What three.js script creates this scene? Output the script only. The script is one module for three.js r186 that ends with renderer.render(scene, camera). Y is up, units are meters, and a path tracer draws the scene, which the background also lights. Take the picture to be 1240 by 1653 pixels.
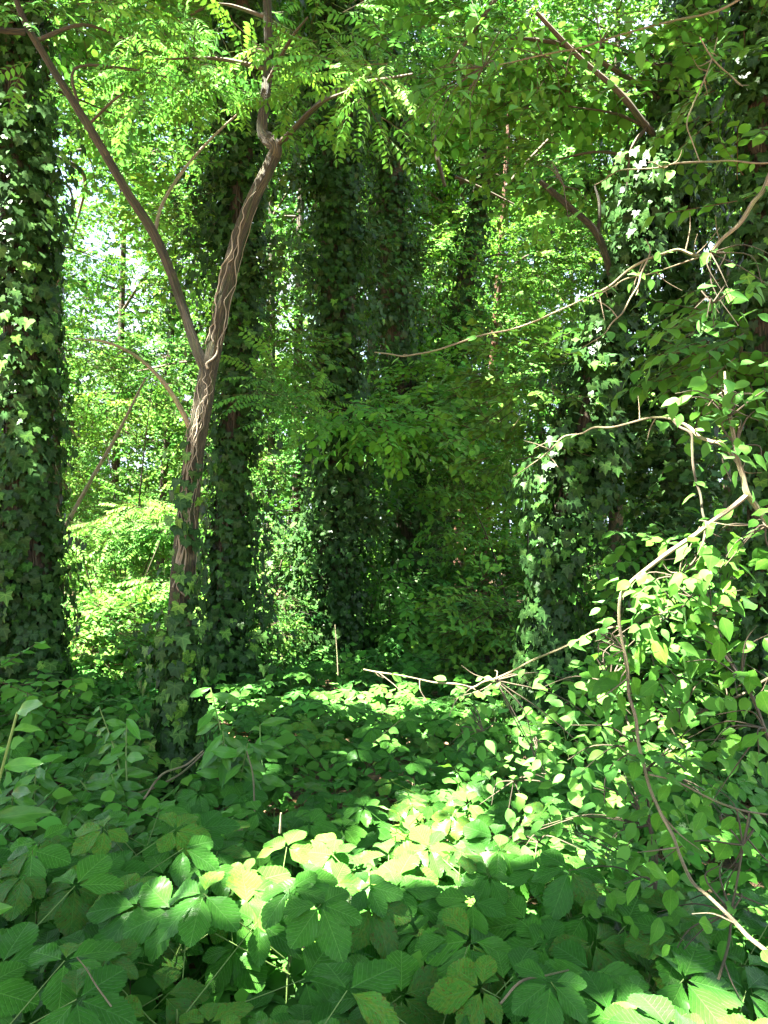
import * as THREE from 'three';
import { mergeGeometries } from 'three/addons/utils/BufferGeometryUtils.js';
import { ImprovedNoise } from 'three/addons/math/ImprovedNoise.js';

// ---------------------------------------------------------------- camera, sky, sun, exposure
const V = (x, y, z) => new THREE.Vector3(x, y, z);
const scene = new THREE.Scene();
const camera = new THREE.PerspectiveCamera(66, 768 / 1024, 0.05, 400);
const EYE = V(0, 1.6, 0), PITCH = 0.042;
camera.position.copy(EYE);
camera.rotation.set(PITCH, 0, 0);
scene.add(camera);
const SKY = 0.172, SUN = V(-0.4, 0.86, 0.24).normalize();
{                                                         // hazy summer sky: pale at the horizon, soft blue overhead, thin bright cloud
  const W = 512, H = 256, d = new Float32Array(W * H * 4), nz = new ImprovedNoise();
  for (let j = 0; j < H; j++) for (let i = 0; i < W; i++) {
    const e = ((j + 0.5) / H - 0.5) * Math.PI, a = ((i + 0.5) / W - 0.5) * 2 * Math.PI, y = Math.sin(e), x = Math.cos(a) * Math.cos(e), z = Math.sin(a) * Math.cos(e), k = Math.pow(Math.max(0, y), 0.7);
    let c = 0, f = 2.2, w = 0.5; for (let o = 0; o < 4; o++) { c += w * nz.noise(x * f + 3, y * f * 1.7, z * f + 8); f *= 2.1; w *= 0.5; }
    c = Math.max(0, Math.min(1, c * 1.6 + 0.25));
    const clear = [0.74 - 0.5 * k, 0.87 - 0.4 * k, 1.05 - 0.2 * k], white = [0.98, 0.98, 0.96];
    for (let q = 0; q < 3; q++) d[(j * W + i) * 4 + q] = SKY * (clear[q] + (white[q] - clear[q]) * c);
    d[(j * W + i) * 4 + 3] = 1;
  }
  const t = new THREE.DataTexture(d, W, H, THREE.RGBAFormat, THREE.FloatType);
  t.mapping = THREE.EquirectangularReflectionMapping; t.magFilter = THREE.LinearFilter; t.needsUpdate = true;
  scene.background = t; scene.environment = t;
}
const sun = new THREE.DirectionalLight(new THREE.Color(1, 0.965, 0.88), 5);
sun.position.copy(SUN).multiplyScalar(60);
sun.castShadow = true;
sun.shadow.mapSize.set(4096, 4096);
Object.assign(sun.shadow.camera, { left: -30, right: 30, top: 30, bottom: -30, near: 1, far: 160 });
scene.add(sun, sun.target);
const renderer = new THREE.WebGLRenderer({ antialias: true });
renderer.shadowMap.enabled = true;
renderer.toneMapping = THREE.LinearToneMapping;
renderer.toneMappingExposure = 22;

// ---------------------------------------------------------------- helpers
let seedState = 12345;
const seed = (s) => { seedState = s | 0; };
const R = () => { seedState = (seedState + 0x6d2b79f5) | 0; let t = Math.imul(seedState ^ (seedState >>> 15), 1 | seedState); t = (t + Math.imul(t ^ (t >>> 7), 61 | t)) ^ t; return ((t ^ (t >>> 14)) >>> 0) / 4294967296; };
const rr = (a, b) => a + (b - a) * R();
const gs = () => (R() + R() + R() - 1.5) / 0.75 * 0.5 * 1.6;
const pick = (a) => a[Math.floor(R() * a.length)];
const noise = new ImprovedNoise();
const F = 826.5 / Math.tan((33 * Math.PI) / 180), CP = Math.cos(PITCH), SP = Math.sin(PITCH);
function at(px, py, d) { const x = ((px - 620) / F) * d, y = ((826.5 - py) / F) * d; return V(x, EYE.y + y * CP + d * SP, -(d * CP) + y * SP); }
function gAt(px, py, h) { const a = at(px, py, 1).sub(EYE); return EYE.clone().addScaledVector(a, (h - EYE.y) / a.y); }
function toPix(p) { const y = p.y - EYE.y, d = -p.z * CP + y * SP, u = y * CP + p.z * SP; return [620 + (p.x / d) * F, 826.5 - (u / d) * F, d]; }
const groundY = (x, z) => 0.10 * noise.noise(x * 0.35, z * 0.35, 3.1) + 0.05 * noise.noise(x * 1.1, z * 1.1, 7.7) + Math.max(0, -z - 24) * 0.02;

const taken = {};
function numbered(n) { const k = (taken[n] = (taken[n] ?? -1) + 1); return k ? n + '_' + String(k).padStart(3, '0') : n; }
function thing(name, label, category, base, group, kind) {
  const o = new THREE.Group();
  o.name = numbered(name); o.position.copy(base); o.userData = { label, category };
  if (group) o.userData.group = group;
  if (kind) o.userData.kind = kind;
  scene.add(o);
  return o;
}
const shade = (o) => { o.castShadow = true; o.receiveShadow = true; return o; };
function part(name, geo, mat, parent, label) {           // geometry in world coordinates
  geo.translate(-parent.position.x, -parent.position.y, -parent.position.z);
  const m = shade(new THREE.Mesh(geo, mat)); m.name = name;
  if (label) m.userData.label = label;
  parent.add(m);
  return m;
}
function put(name, geo, mat, parent, matrix, origin) {    // shared geometry, matrix in world coordinates
  const m = shade(new THREE.Mesh(geo, mat)); m.name = name;
  const t = matrix.clone();
  t.elements[12] -= origin.x; t.elements[13] -= origin.y; t.elements[14] -= origin.z;
  m.applyMatrix4(t);
  parent.add(m);
  return m;
}
function stuff(name, geo, mat, list, parent, label) {     // list of [Matrix4 in world coordinates, Color]
  if (!list.length) return null;
  const m = shade(new THREE.InstancedMesh(geo, mat, list.length)), o = parent ? parent.position : V(0, 0, 0), t = new THREE.Matrix4();
  m.name = parent ? name : numbered(name);
  list.forEach(([mm, c], i) => { t.copy(mm); t.elements[12] -= o.x; t.elements[13] -= o.y; t.elements[14] -= o.z; m.setMatrixAt(i, t); m.setColorAt(i, c); });
  m.userData.kind = 'stuff';
  if (label) m.userData.label = label;
  m.frustumCulled = false;
  (parent ?? scene).add(m);
  return m;
}
const AX = V(), AY = V(), AZ = V();
function frame(pos, tip, normal, s) {                     // blade: tip along y, face along z
  AY.copy(tip).normalize(); AX.crossVectors(AY, normal);
  if (AX.lengthSq() < 1e-6) AX.set(1, 0, 0);
  AX.normalize(); AZ.crossVectors(AX, AY);
  const m = new THREE.Matrix4().makeBasis(AX, AY, AZ);
  const sx = Array.isArray(s) ? s : [s, s, s];
  m.scale(V(...sx)); m.setPosition(pos);
  return m;
}
const rdir = () => { const z = rr(-1, 1), a = rr(0, 6.2832), r = Math.sqrt(1 - z * z); return V(r * Math.cos(a), z, r * Math.sin(a)); };
const tone = (v = 0.25, warm = 0.12) => { const k = 1 + rr(-v, v), w = rr(-warm, warm * 1.6); return new THREE.Color(k * (1 + w), k * (1 + w * 0.15), k * (1 - w)); };

// ---------------------------------------------------------------- textures
function dataTex(n, f, srgb) {
  const d = new Uint8Array(n * n * 4);
  for (let j = 0; j < n; j++) for (let i = 0; i < n; i++) { const c = f((i + 0.5) / n, (j + 0.5) / n); for (let k = 0; k < 3; k++) d[(j * n + i) * 4 + k] = Math.max(0, Math.min(255, 255 * c[k])); d[(j * n + i) * 4 + 3] = 255; }
  const t = new THREE.DataTexture(d, n, n);
  t.magFilter = THREE.LinearFilter; t.minFilter = THREE.LinearFilter; t.wrapS = t.wrapT = THREE.RepeatWrapping;
  if (srgb) t.colorSpace = THREE.SRGBColorSpace;
  t.needsUpdate = true;
  return t;
}
const pn = (u, v, f, s) => {                              // tileable noise on a torus
  const a = u * 6.2832, b = v * 6.2832, k = f / 6.2832;
  return noise.noise(Math.cos(a) * k + s, Math.sin(a) * k + Math.cos(b) * k * 1.01, Math.sin(b) * k + s * 0.7);
};
const smooth = (a, b, x) => { const t = Math.max(0, Math.min(1, (x - a) / (b - a))); return t * t * (3 - 2 * t); };
// veins of a toothed leaflet: 1 on a vein, 0 between
function veins(u, v, count) {
  const a = Math.abs(u - 0.5), mid = 1 - smooth(0.006, 0.022, a);
  const q = (v - a * 0.75) * count, f = Math.abs(q - Math.round(q)), lat = (1 - smooth(0.03, 0.11, f)) * smooth(0.5, 0.42, a);
  const fine = Math.abs(Math.sin((v + a * 1.3) * 95 + 2 * Math.sin(u * 40)));
  return Math.max(mid, lat * 0.75) + 0.12 * (1 - smooth(0.0, 0.35, fine));
}
const leafMap = dataTex(256, (u, v) => {
  const k = veins(u, v, 9), n = 0.5 + 0.5 * pn(u, v, 14, 2.3) , m = 0.5 + 0.5 * pn(u, v, 60, 9.1), sp = pn(u, v, 110, 4.4) > 0.62 ? 0.12 : 0;
  const b = 0.80 + 0.16 * n + 0.1 * (m - 0.5) - sp;
  return [b * (0.82 + 0.3 * k), b * (0.87 + 0.17 * k), b * (0.78 + 0.34 * k)];
}, true);
const wornMap = dataTex(256, (u, v) => {
  const k = veins(u, v, 9), n = 0.5 + 0.5 * pn(u, v, 14, 7.3), m = 0.5 + 0.5 * pn(u, v, 60, 3.1), a = Math.abs(u - 0.5) * 2;
  const brown = Math.max(smooth(0.42, 0.5, pn(u, v, 22, 6.1)), smooth(0.2, 0.3, pn(u, v, 34, 1.9) + (a - 0.8) * 0.9 + (v - 0.8) * 0.4) * 0.9), yellow = smooth(-0.1, 0.5, pn(u, v, 9, 4.8)) * (1 - k * 0.7);
  const b = 0.8 + 0.16 * n + 0.1 * (m - 0.5), c = [b * (0.9 + 0.5 * yellow + 0.17 * k), b * (0.94 + 0.1 * k), b * (0.84 + 0.2 * k)], d = [0.95 + 0.3 * m, 0.55 + 0.1 * m, 0.6];
  return c.map((x, i) => Math.min(1, x + (d[i] - x) * brown));
}, true);
const leafBump = dataTex(256, (u, v) => { const k = veins(u, v, 9), c = 1 - 0.75 * Math.min(1, k) + 0.12 * pn(u, v, 90, 1.7); return [c * 0.85, c * 0.85, c * 0.85]; });
const smoothLeafMap = dataTex(128, (u, v) => {
  const a = Math.abs(u - 0.5), mid = 1 - smooth(0.01, 0.035, a), q = (v - a * 0.6) * 7, f = Math.abs(q - Math.round(q)), lat = (1 - smooth(0.02, 0.09, f)) * 0.35;
  const n = 0.5 + 0.5 * pn(u, v, 12, 5.3), b = 0.84 + 0.16 * n, k = Math.max(mid, lat);
  return [b * (0.9 + 0.22 * k), b * (0.94 + 0.1 * k), b * (0.88 + 0.2 * k)];
}, true);
const ivyMap = dataTex(128, (u, v) => {
  const x = u - 0.5, y = v - 0.22, r = Math.hypot(x, y), th = Math.atan2(x, y);
  let k = 0;
  for (const a of [0, 0.85, -0.85, 1.75, -1.75]) k = Math.max(k, 1 - smooth(0.008, 0.03, Math.abs(Math.sin(th - a)) * r + (Math.cos(th - a) < 0 ? 1 : 0)));
  const n = 0.5 + 0.5 * pn(u, v, 16, 8.2), b = 0.8 + 0.22 * n;
  return [b * (0.8 + 0.3 * k), b * (0.86 + 0.18 * k), b * (0.8 + 0.28 * k)];
}, true);
const barkMap = dataTex(512, (u, v) => {
  const w = 0.25 * pn(u, v, 9, 1.2), r = Math.abs(pn(u + w * 0.1, v * 0.25, 60, 3.3)), n = pn(u, v, 22, 6.6), m = pn(u, v, 120, 2.2), moss = smooth(0.05, 0.4, pn(u, v, 12, 11.4));
  const b = 0.42 + 0.75 * Math.min(0.5, r * 1.6) + 0.14 * n + 0.12 * m;
  return [b * (0.82 - 0.16 * moss), b * (0.74 - 0.02 * moss), b * (0.6 - 0.16 * moss)];
}, true);
const barkBump = dataTex(512, (u, v) => { const w = 0.25 * pn(u, v, 9, 1.2), r = Math.abs(pn(u + w * 0.1, v * 0.25, 60, 3.3)), m = pn(u, v, 120, 2.2), c = 0.2 + Math.min(0.6, r * 2) + 0.15 * m; return [c, c, c]; });
const soilMap = dataTex(512, (u, v) => {
  const n = pn(u, v, 14, 1.1), m = pn(u, v, 60, 5.2), k = pn(u, v, 150, 8.8), l = smooth(0.15, 0.3, pn(u, v, 40, 3.9));
  const b = 0.36 + 0.12 * n + 0.12 * m + 0.1 * k + 0.14 * l;
  return [b, b * 0.8, b * 0.56];
}, true);

// ---------------------------------------------------------------- materials
const leafy = (o) => new THREE.MeshPhysicalMaterial({ roughness: 1, transmission: 0.36, thickness: 0, side: THREE.DoubleSide, specularIntensity: 0.2, clearcoat: 0.12, clearcoatRoughness: 0.4, ...o });
const M = {
  foliage: leafy({ vertexColors: true }),
  ivy: leafy({ vertexColors: true, transmission: 0.2, specularIntensity: 0.12, clearcoat: 0.2, clearcoatRoughness: 0.3, map: ivyMap }),
  soil: new THREE.MeshStandardMaterial({ map: soilMap, roughness: 1, bumpMap: soilMap, bumpScale: 0.03 }),
  bark: new THREE.MeshStandardMaterial({ map: barkMap, bumpMap: barkBump, bumpScale: 0.012, roughness: 0.95, color: new THREE.Color().setRGB(0.2, 0.185, 0.155) }),
  olive: new THREE.MeshStandardMaterial({ map: barkMap, bumpMap: barkBump, bumpScale: 0.014, roughness: 0.9, color: new THREE.Color().setRGB(0.175, 0.175, 0.11) }),
  red: new THREE.MeshStandardMaterial({ map: barkMap, bumpMap: barkBump, bumpScale: 0.015, roughness: 0.95, color: new THREE.Color().setRGB(0.38, 0.18, 0.12) }),
  vine: new THREE.MeshStandardMaterial({ color: new THREE.Color().setRGB(0.2, 0.165, 0.11), roughness: 0.9 }),
  twig: new THREE.MeshStandardMaterial({ map: barkMap, bumpMap: barkBump, bumpScale: 0.002, color: new THREE.Color().setRGB(0.85, 0.82, 0.74), roughness: 0.85 }),
  darktwig: new THREE.MeshStandardMaterial({ map: barkMap, color: new THREE.Color().setRGB(0.2, 0.18, 0.15), roughness: 0.9 }),
  stem: leafy({ color: new THREE.Color().setRGB(0.12, 0.19, 0.05), transmission: 0, clearcoat: 0.2 }),
};
const variants = (n, base, o) => Array.from({ length: n }, (_, i) => { const k = 0.78 + (0.5 * i) / (n - 1), w = ((i * 7) % n) / n - 0.4; return leafy({ color: new THREE.Color().setRGB(base[0] * k * (1 + 0.25 * w), base[1] * k, base[2] * k * (1 - 0.2 * w)), ...o }); });
seed(5);
M.creeper = variants(6, [0.074, 0.262, 0.028], { map: leafMap, bumpMap: leafBump, bumpScale: 0.0026, transmission: 0.36, specularIntensity: 0.15, clearcoat: 0.22, clearcoatRoughness: 0.34 });
M.creeper.push(...variants(2, [0.082, 0.245, 0.028], { map: wornMap, bumpMap: leafBump, bumpScale: 0.0026, transmission: 0.36, specularIntensity: 0.15, clearcoat: 0.22, clearcoatRoughness: 0.34 }));
M.shrubleaf = variants(6, [0.09, 0.265, 0.022], { map: smoothLeafMap, transmission: 0.42, clearcoat: 0.2 });
M.laurel = variants(4, [0.075, 0.22, 0.024], { map: smoothLeafMap, transmission: 0.25, clearcoat: 0.4, clearcoatRoughness: 0.25 });
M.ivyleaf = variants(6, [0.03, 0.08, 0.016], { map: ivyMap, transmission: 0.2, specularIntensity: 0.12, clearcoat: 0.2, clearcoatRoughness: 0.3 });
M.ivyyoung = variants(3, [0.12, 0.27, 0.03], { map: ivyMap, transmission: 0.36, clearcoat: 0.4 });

// ---------------------------------------------------------------- geometry builders
function paint(g, c) { const n = g.attributes.position.count, a = new Float32Array(n * 3); for (let i = 0; i < n; i++) { a[i * 3] = c[0]; a[i * 3 + 1] = c[1]; a[i * 3 + 2] = c[2]; } g.setAttribute('color', new THREE.BufferAttribute(a, 3)); return g; }
// A blade 1 long along +y, base at the origin, facing +z.
function blade({ nl = 4, nw = 1, width = 0.5, widest = 0.45, tip = 1.0, fold = 0.12, droop = 0.12, teeth = 0, ripple = 0, ribs = 8, blunt = 0.9, wave = 0 }) {
  const pos = [], uv = [], idx = [], cols = 2 * nw + 1;
  for (let i = 0; i <= nl; i++) {
    const t = i / nl, x = t < widest ? 0.5 * t / widest : 0.5 + 0.5 * (t - widest) / (1 - widest);
    let w = 0.5 * width * Math.pow(Math.max(0, Math.sin(Math.PI * x)), t < widest ? blunt : tip);
    const out = teeth ? 1 + teeth * (i % 2 ? 0.5 : -0.5) : 1;
    for (let j = -nw; j <= nw; j++) {
      const s = j / nw, e = Math.abs(s) > 0.99 ? out : 1, X = s * w * e, a = Math.abs(s);
      const up = ripple ? ripple * (Math.cos(2 * Math.PI * (t - a * width * 0.55) * ribs) ) * Math.sin(Math.PI * Math.min(1, a * 1.1)) * (w / (0.5 * width)) : 0;
      pos.push(X, t + (teeth && a > 0.99 && i % 2 ? 0.02 : 0), Math.abs(X) * fold - droop * t * t + up + wave * Math.sin(t * 9 + s) * a * w);
      uv.push(0.5 + 0.5 * s * (w / (0.5 * width)), t);
    }
  }
  for (let i = 0; i < nl; i++) for (let j = 0; j < cols - 1; j++) { const a = i * cols + j, b = a + 1, c = a + cols, d = c + 1; if (i > 0) idx.push(a, b, d); if (i < nl - 1 || true) idx.push(a, d, c); }
  const g = new THREE.BufferGeometry();
  g.setAttribute('position', new THREE.Float32BufferAttribute(pos, 3));
  g.setAttribute('uv', new THREE.Float32BufferAttribute(uv, 2));
  g.setIndex(idx); g.computeVertexNormals();
  return g;
}
function ivyBlade(sharp = 1, curl = 0.1, detail = 1) {
  const spec = [[-2.75, 0.16], [-2.15, 0.46], [-1.75, 0.6], [-1.35, 0.46], [-1.1, 0.48], [-0.8, 0.75], [-0.45, 0.52], [0, 1.0]];
  const pts = [...spec, ...spec.slice(0, -1).reverse().map(([a, r]) => [-a, r])];
  const pos = [0, 0.02, 0], uv = [0.5, 0.22], idx = [];
  for (const [a, r0] of pts) {
    const r = 0.5 + (r0 - 0.5) * sharp, x = Math.sin(a) * r * 0.72, y = Math.cos(a) * r * 0.78;
    pos.push(x, y, -curl * r * r + 0.12 * Math.abs(x)); uv.push(0.5 + x * 0.6, 0.22 + y * 0.75);
  }
  for (let i = 1; i < pts.length; i++) idx.push(0, i + 1, i);
  const g = new THREE.BufferGeometry();
  g.setAttribute('position', new THREE.Float32BufferAttribute(pos, 3));
  g.setAttribute('uv', new THREE.Float32BufferAttribute(uv, 2));
  g.setIndex(idx); g.computeVertexNormals();
  return g;
}
function tube(points, radii, { seg = 7, steps = 0, rough = 0, vs = 0.5, cap = true } = {}) {
  const curve = points.length > 2 ? new THREE.CatmullRomCurve3(points, false, 'centripetal') : new THREE.LineCurve3(points[0], points[1]);
  const n = steps || Math.max(3, (points.length - 1) * 5), pos = [], uv = [], idx = [];
  let N = V(0, 0, 1), along = 0, prev = null;
  for (let i = 0; i <= n; i++) {
    const t = i / n, p = curve.getPoint(t), T = curve.getTangent(t);
    N = N.addScaledVector(T, -N.dot(T)); if (N.lengthSq() < 1e-4) N = V(1, 0, 0).addScaledVector(T, -T.x); N.normalize();
    const B = V().crossVectors(T, N), f = t * (radii.length - 1), k = Math.min(radii.length - 2, Math.floor(f)), r0 = radii.length === 1 ? radii[0] : radii[k] + (radii[k + 1] - radii[k]) * (f - k);
    if (prev) along += p.distanceTo(prev); prev = p;
    for (let j = 0; j <= seg; j++) {
      const a = (j % seg) / seg * 6.2832, dir = V().addScaledVector(N, Math.cos(a)).addScaledVector(B, Math.sin(a));
      const r = r0 * (1 + (rough ? rough * noise.noise(p.x * 3 + dir.x * 1.6, p.y * 2.2, p.z * 3 + dir.z * 1.6) + rough * 0.6 * noise.noise(dir.x * 5, p.y * 1.5, dir.z * 5) : 0));
      pos.push(p.x + dir.x * r, p.y + dir.y * r, p.z + dir.z * r); uv.push(j / seg * Math.max(1, Math.round(6.28 * r0 / 0.35)), along * vs * 1.4);
    }
  }
  for (let i = 0; i < n; i++) for (let j = 0; j < seg; j++) { const a = i * (seg + 1) + j, b = a + 1, c = a + seg + 1, d = c + 1; idx.push(a, b, d, a, d, c); }
  if (cap) for (const [row, flip] of [[0, 1], [n, 0]]) { const c = pos.length / 3, p = curve.getPoint(row / n); pos.push(p.x, p.y, p.z); uv.push(0.5, 0); for (let j = 0; j < seg; j++) { const a = row * (seg + 1) + j; flip ? idx.push(c, a + 1, a) : idx.push(c, a, a + 1); } }
  const g = new THREE.BufferGeometry();
  g.setAttribute('position', new THREE.Float32BufferAttribute(pos, 3));
  g.setAttribute('uv', new THREE.Float32BufferAttribute(uv, 2));
  g.setIndex(idx); g.computeVertexNormals();
  return g;
}
const at3 = (m, g) => { const q = g.clone(); q.applyMatrix4(m); return q; };

const G = {
  leaflet: [blade({ nl: 22, nw: 3, width: 0.68, widest: 0.55, tip: 0.75, blunt: 1.1, fold: 0.10, droop: 0.16, teeth: 0.1, ripple: 0.012, ribs: 9, wave: 0.1 }),
    blade({ nl: 22, nw: 3, width: 0.6, widest: 0.56, tip: 0.8, blunt: 1.15, fold: 0.2, droop: 0.26, teeth: 0.1, ripple: 0.012, ribs: 9, wave: 0.18 }),
    blade({ nl: 22, nw: 3, width: 0.74, widest: 0.56, tip: 0.7, blunt: 1.1, fold: 0.04, droop: 0.08, teeth: 0.09, ripple: 0.010, ribs: 9, wave: 0.15 })],
  ovate: [blade({ nl: 7, nw: 1, width: 0.58, widest: 0.42, tip: 1.15, blunt: 0.7, fold: 0.25, droop: 0.15, wave: 0.1 }), blade({ nl: 7, nw: 1, width: 0.66, widest: 0.45, tip: 1.1, blunt: 0.7, fold: 0.1, droop: 0.25, wave: 0.2 })],
  lance: [blade({ nl: 9, nw: 2, width: 0.3, widest: 0.5, tip: 1, blunt: 0.9, fold: 0.3, droop: 0.3, wave: 0.25 }), blade({ nl: 9, nw: 2, width: 0.34, widest: 0.55, tip: 1, blunt: 0.9, fold: 0.15, droop: 0.12, wave: 0.3 })],
  ivy: [ivyBlade(0.85, 0.12), ivyBlade(0.45, 0.22), ivyBlade(1.05, 0.05)],
};
const tiny = [blade({ nl: 3, nw: 1, width: 0.62, widest: 0.4, fold: 0.25, droop: 0.2 }), blade({ nl: 3, nw: 1, width: 0.5, widest: 0.45, fold: 0.1, droop: 0.35 })];
const TWIG = [0.07, 0.05, 0.03];
function stick(a, b, r) { return tube([a, b], [r, r * 0.6], { seg: 3, steps: 1, cap: false }); }
// sprigs: about 0.4 long along +y, broadly facing +z
function sprig(kind, s) {
  seed(s);
  const out = [];
  const add = (g, m, c) => out.push(paint(at3(m, g), c));
  const tint = (c) => { const k = rr(0.75, 1.25), w = rr(-0.1, 0.18); return [c[0] * k * (1 + w), c[1] * k, c[2] * k * (1 - w)]; };
  if (kind === 'ovate' || kind === 'small') {
    const L = 0.42, n = kind === 'small' ? 24 : 17, size = kind === 'small' ? 0.05 : 0.078;
    out.push(paint(stick(V(0, 0, 0), V(0, L, -0.03), 0.003), TWIG));
    for (const sgn of [-1, 1]) out.push(paint(stick(V(0, 0.12, 0), V(sgn * 0.16, 0.3, 0.0), 0.002), TWIG));
    for (let i = 0; i < n; i++) {
      const which = i % 3, t = rr(0.2, 1), p = which === 0 ? V(0, L * t, -0.03 * t) : V((which === 1 ? -1 : 1) * 0.16 * t, 0.12 + 0.18 * t, 0), side = i % 2 ? 1 : -1;
      const dir = V(side * rr(0.4, 1), rr(0.2, 0.9), rr(-0.45, 0.25)), nor = V(rr(-0.5, 0.5), rr(-0.4, 0.4), 1);
      add(pick(tiny), frame(p, dir, nor, size * rr(0.7, 1.25)), tint([0.078, 0.232, 0.034]));
    }
  } else if (kind === 'pinnate') {
    for (let k = 0; k < 3; k++) {
      const b = V(0, 0.1 * k, 0), d = V((k - 1) * 0.7 + rr(-0.2, 0.2), 1, rr(-0.3, 0.1)).normalize(), L = rr(0.2, 0.28), side = V().crossVectors(d, V(0, 0, 1)).normalize();
      out.push(paint(stick(b, b.clone().addScaledVector(d, L), 0.0018), [0.1, 0.16, 0.04]));
      const pairs = 7;
      for (let i = 0; i < pairs; i++) for (const sg of [-1, 1]) {
        const t = 0.2 + 0.75 * i / (pairs - 1), p = b.clone().addScaledVector(d, L * t); p.z -= 0.06 * t * t;
        const dir = side.clone().multiplyScalar(sg).addScaledVector(d, 0.35).add(V(0, 0, rr(-0.4, 0.05)));
        add(tiny[1], frame(p, dir, V(rr(-0.25, 0.25), rr(-0.25, 0.25), 1), [0.052 * rr(0.85, 1.1), 0.052, 0.052]), tint([0.08, 0.24, 0.034]));
      }
      add(tiny[1], frame(b.clone().addScaledVector(d, L).add(V(0, 0, -0.05)), d, V(0, 0, 1), 0.05), tint([0.08, 0.24, 0.034]));
    }
    out.push(paint(stick(V(0, 0, 0), V(0, 0.25, 0), 0.003), TWIG));
  } else if (kind === 'broad') {
    const L = 0.4;
    out.push(paint(stick(V(0, 0, 0), V(0, L, -0.03), 0.003), TWIG));
    for (let i = 0; i < 8; i++) {
      const t = 0.15 + 0.85 * i / 7, dir = V((i % 2 ? 1 : -1) * rr(0.5, 1), rr(0.2, 0.8), rr(-0.5, 0.1)), nor = V(rr(-0.4, 0.4), rr(-0.3, 0.3), 1);
      add(G.ovate[i % 2], frame(V(0, L * t, -0.03 * t), dir, nor, rr(0.08, 0.125)), tint([0.06, 0.2, 0.022]));
    }
  } else if (kind === 'ivyclump') {
    for (let i = 0; i < 9; i++) { const p = V(rr(-0.16, 0.16), rr(-0.05, 0.34), rr(-0.05, 0.06)); add(pick(G.ivy), frame(p, V(rr(-0.6, 0.6), rr(-1, 0.1), rr(-0.1, 0.4)), V(rr(-0.5, 0.5), rr(-0.1, 0.8), 1), rr(0.06, 0.1)), tint([0.03, 0.08, 0.016])); }
  } else if (kind === 'palmate') {
    for (let k = 0; k < 5; k++) { const a = (k - 2) * 0.95; add(G.ovate[k % 2], frame(V(0, 0, 0), V(Math.sin(a), Math.cos(a), -0.1), V(0, -0.1, 1), 0.115 * (1 - 0.12 * Math.abs(k - 2))), tint([0.048, 0.18, 0.02])); }
    out.push(paint(stick(V(0, -0.02, -0.25), V(0, 0, 0), 0.002), [0.12, 0.19, 0.06]));
  } else if (kind === 'grass') {
    for (let i = 0; i < 7; i++) { const a = rr(0, 6.28), b = blade({ nl: 4, nw: 1, width: 0.035, widest: 0.2, droop: 0.5, fold: 0.2 }); add(b, frame(V(rr(-0.05, 0.05), 0, rr(-0.05, 0.05)), V(Math.sin(a) * 0.5, 1, Math.cos(a) * 0.5), V(Math.sin(a), -0.2, Math.cos(a)).negate().add(V(0, 0.6, 0)), rr(0.3, 0.6)), tint([0.11, 0.23, 0.05])); }
  }
  const flat = out.map((g) => { if (!g.index) return g; return g; });
  return mergeGeometries(flat);
}
const S = {};
for (const k of ['ovate', 'small', 'pinnate', 'broad', 'ivyclump', 'palmate', 'grass']) S[k] = sprig(k, k.length * 77 + 3);

// ---------------------------------------------------------------- openings in the canopy: foliage is thinned where the sun reaches these spots
const BEAMS = [];
const beam = (p, r) => BEAMS.push([p, r]);
for (const [x, y, r] of [[420, 1450, 0.18], [400, 1390, 0.13], [480, 1390, 0.17], [560, 1400, 0.17], [640, 1370, 0.15], [700, 1340, 0.16], [720, 1295, 0.14], [690, 1400, 0.13], [545, 1340, 0.1], [660, 1260, 0.07], [760, 1232, 0.1], [600, 1450, 0.1], [620, 1330, 0.1], [520, 1440, 0.1], [480, 1220, 0.05], [560, 1180, 0.06], [640, 1160, 0.05], [880, 1400, 0.05], [980, 1360, 0.07], [930, 1300, 0.07], [350, 1470, 0.08], [440, 1330, 0.08], [740, 1380, 0.12], [640, 1310, 0.1], [1210, 1630, 0.2], [1100, 1640, 0.1], [420, 1180, 0.08], [380, 1185, 0.08]]) beam(gAt(x, y, 0.5), r);
for (const [x, y, r] of [[690, 1290, 0.15], [735, 1270, 0.13], [640, 1275, 0.1], [765, 1235, 0.12], [670, 1240, 0.07], [840, 1215, 0.08], [600, 1310, 0.09], [540, 1200, 0.05]]) beam(gAt(x, y, 0.34), r);
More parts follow.
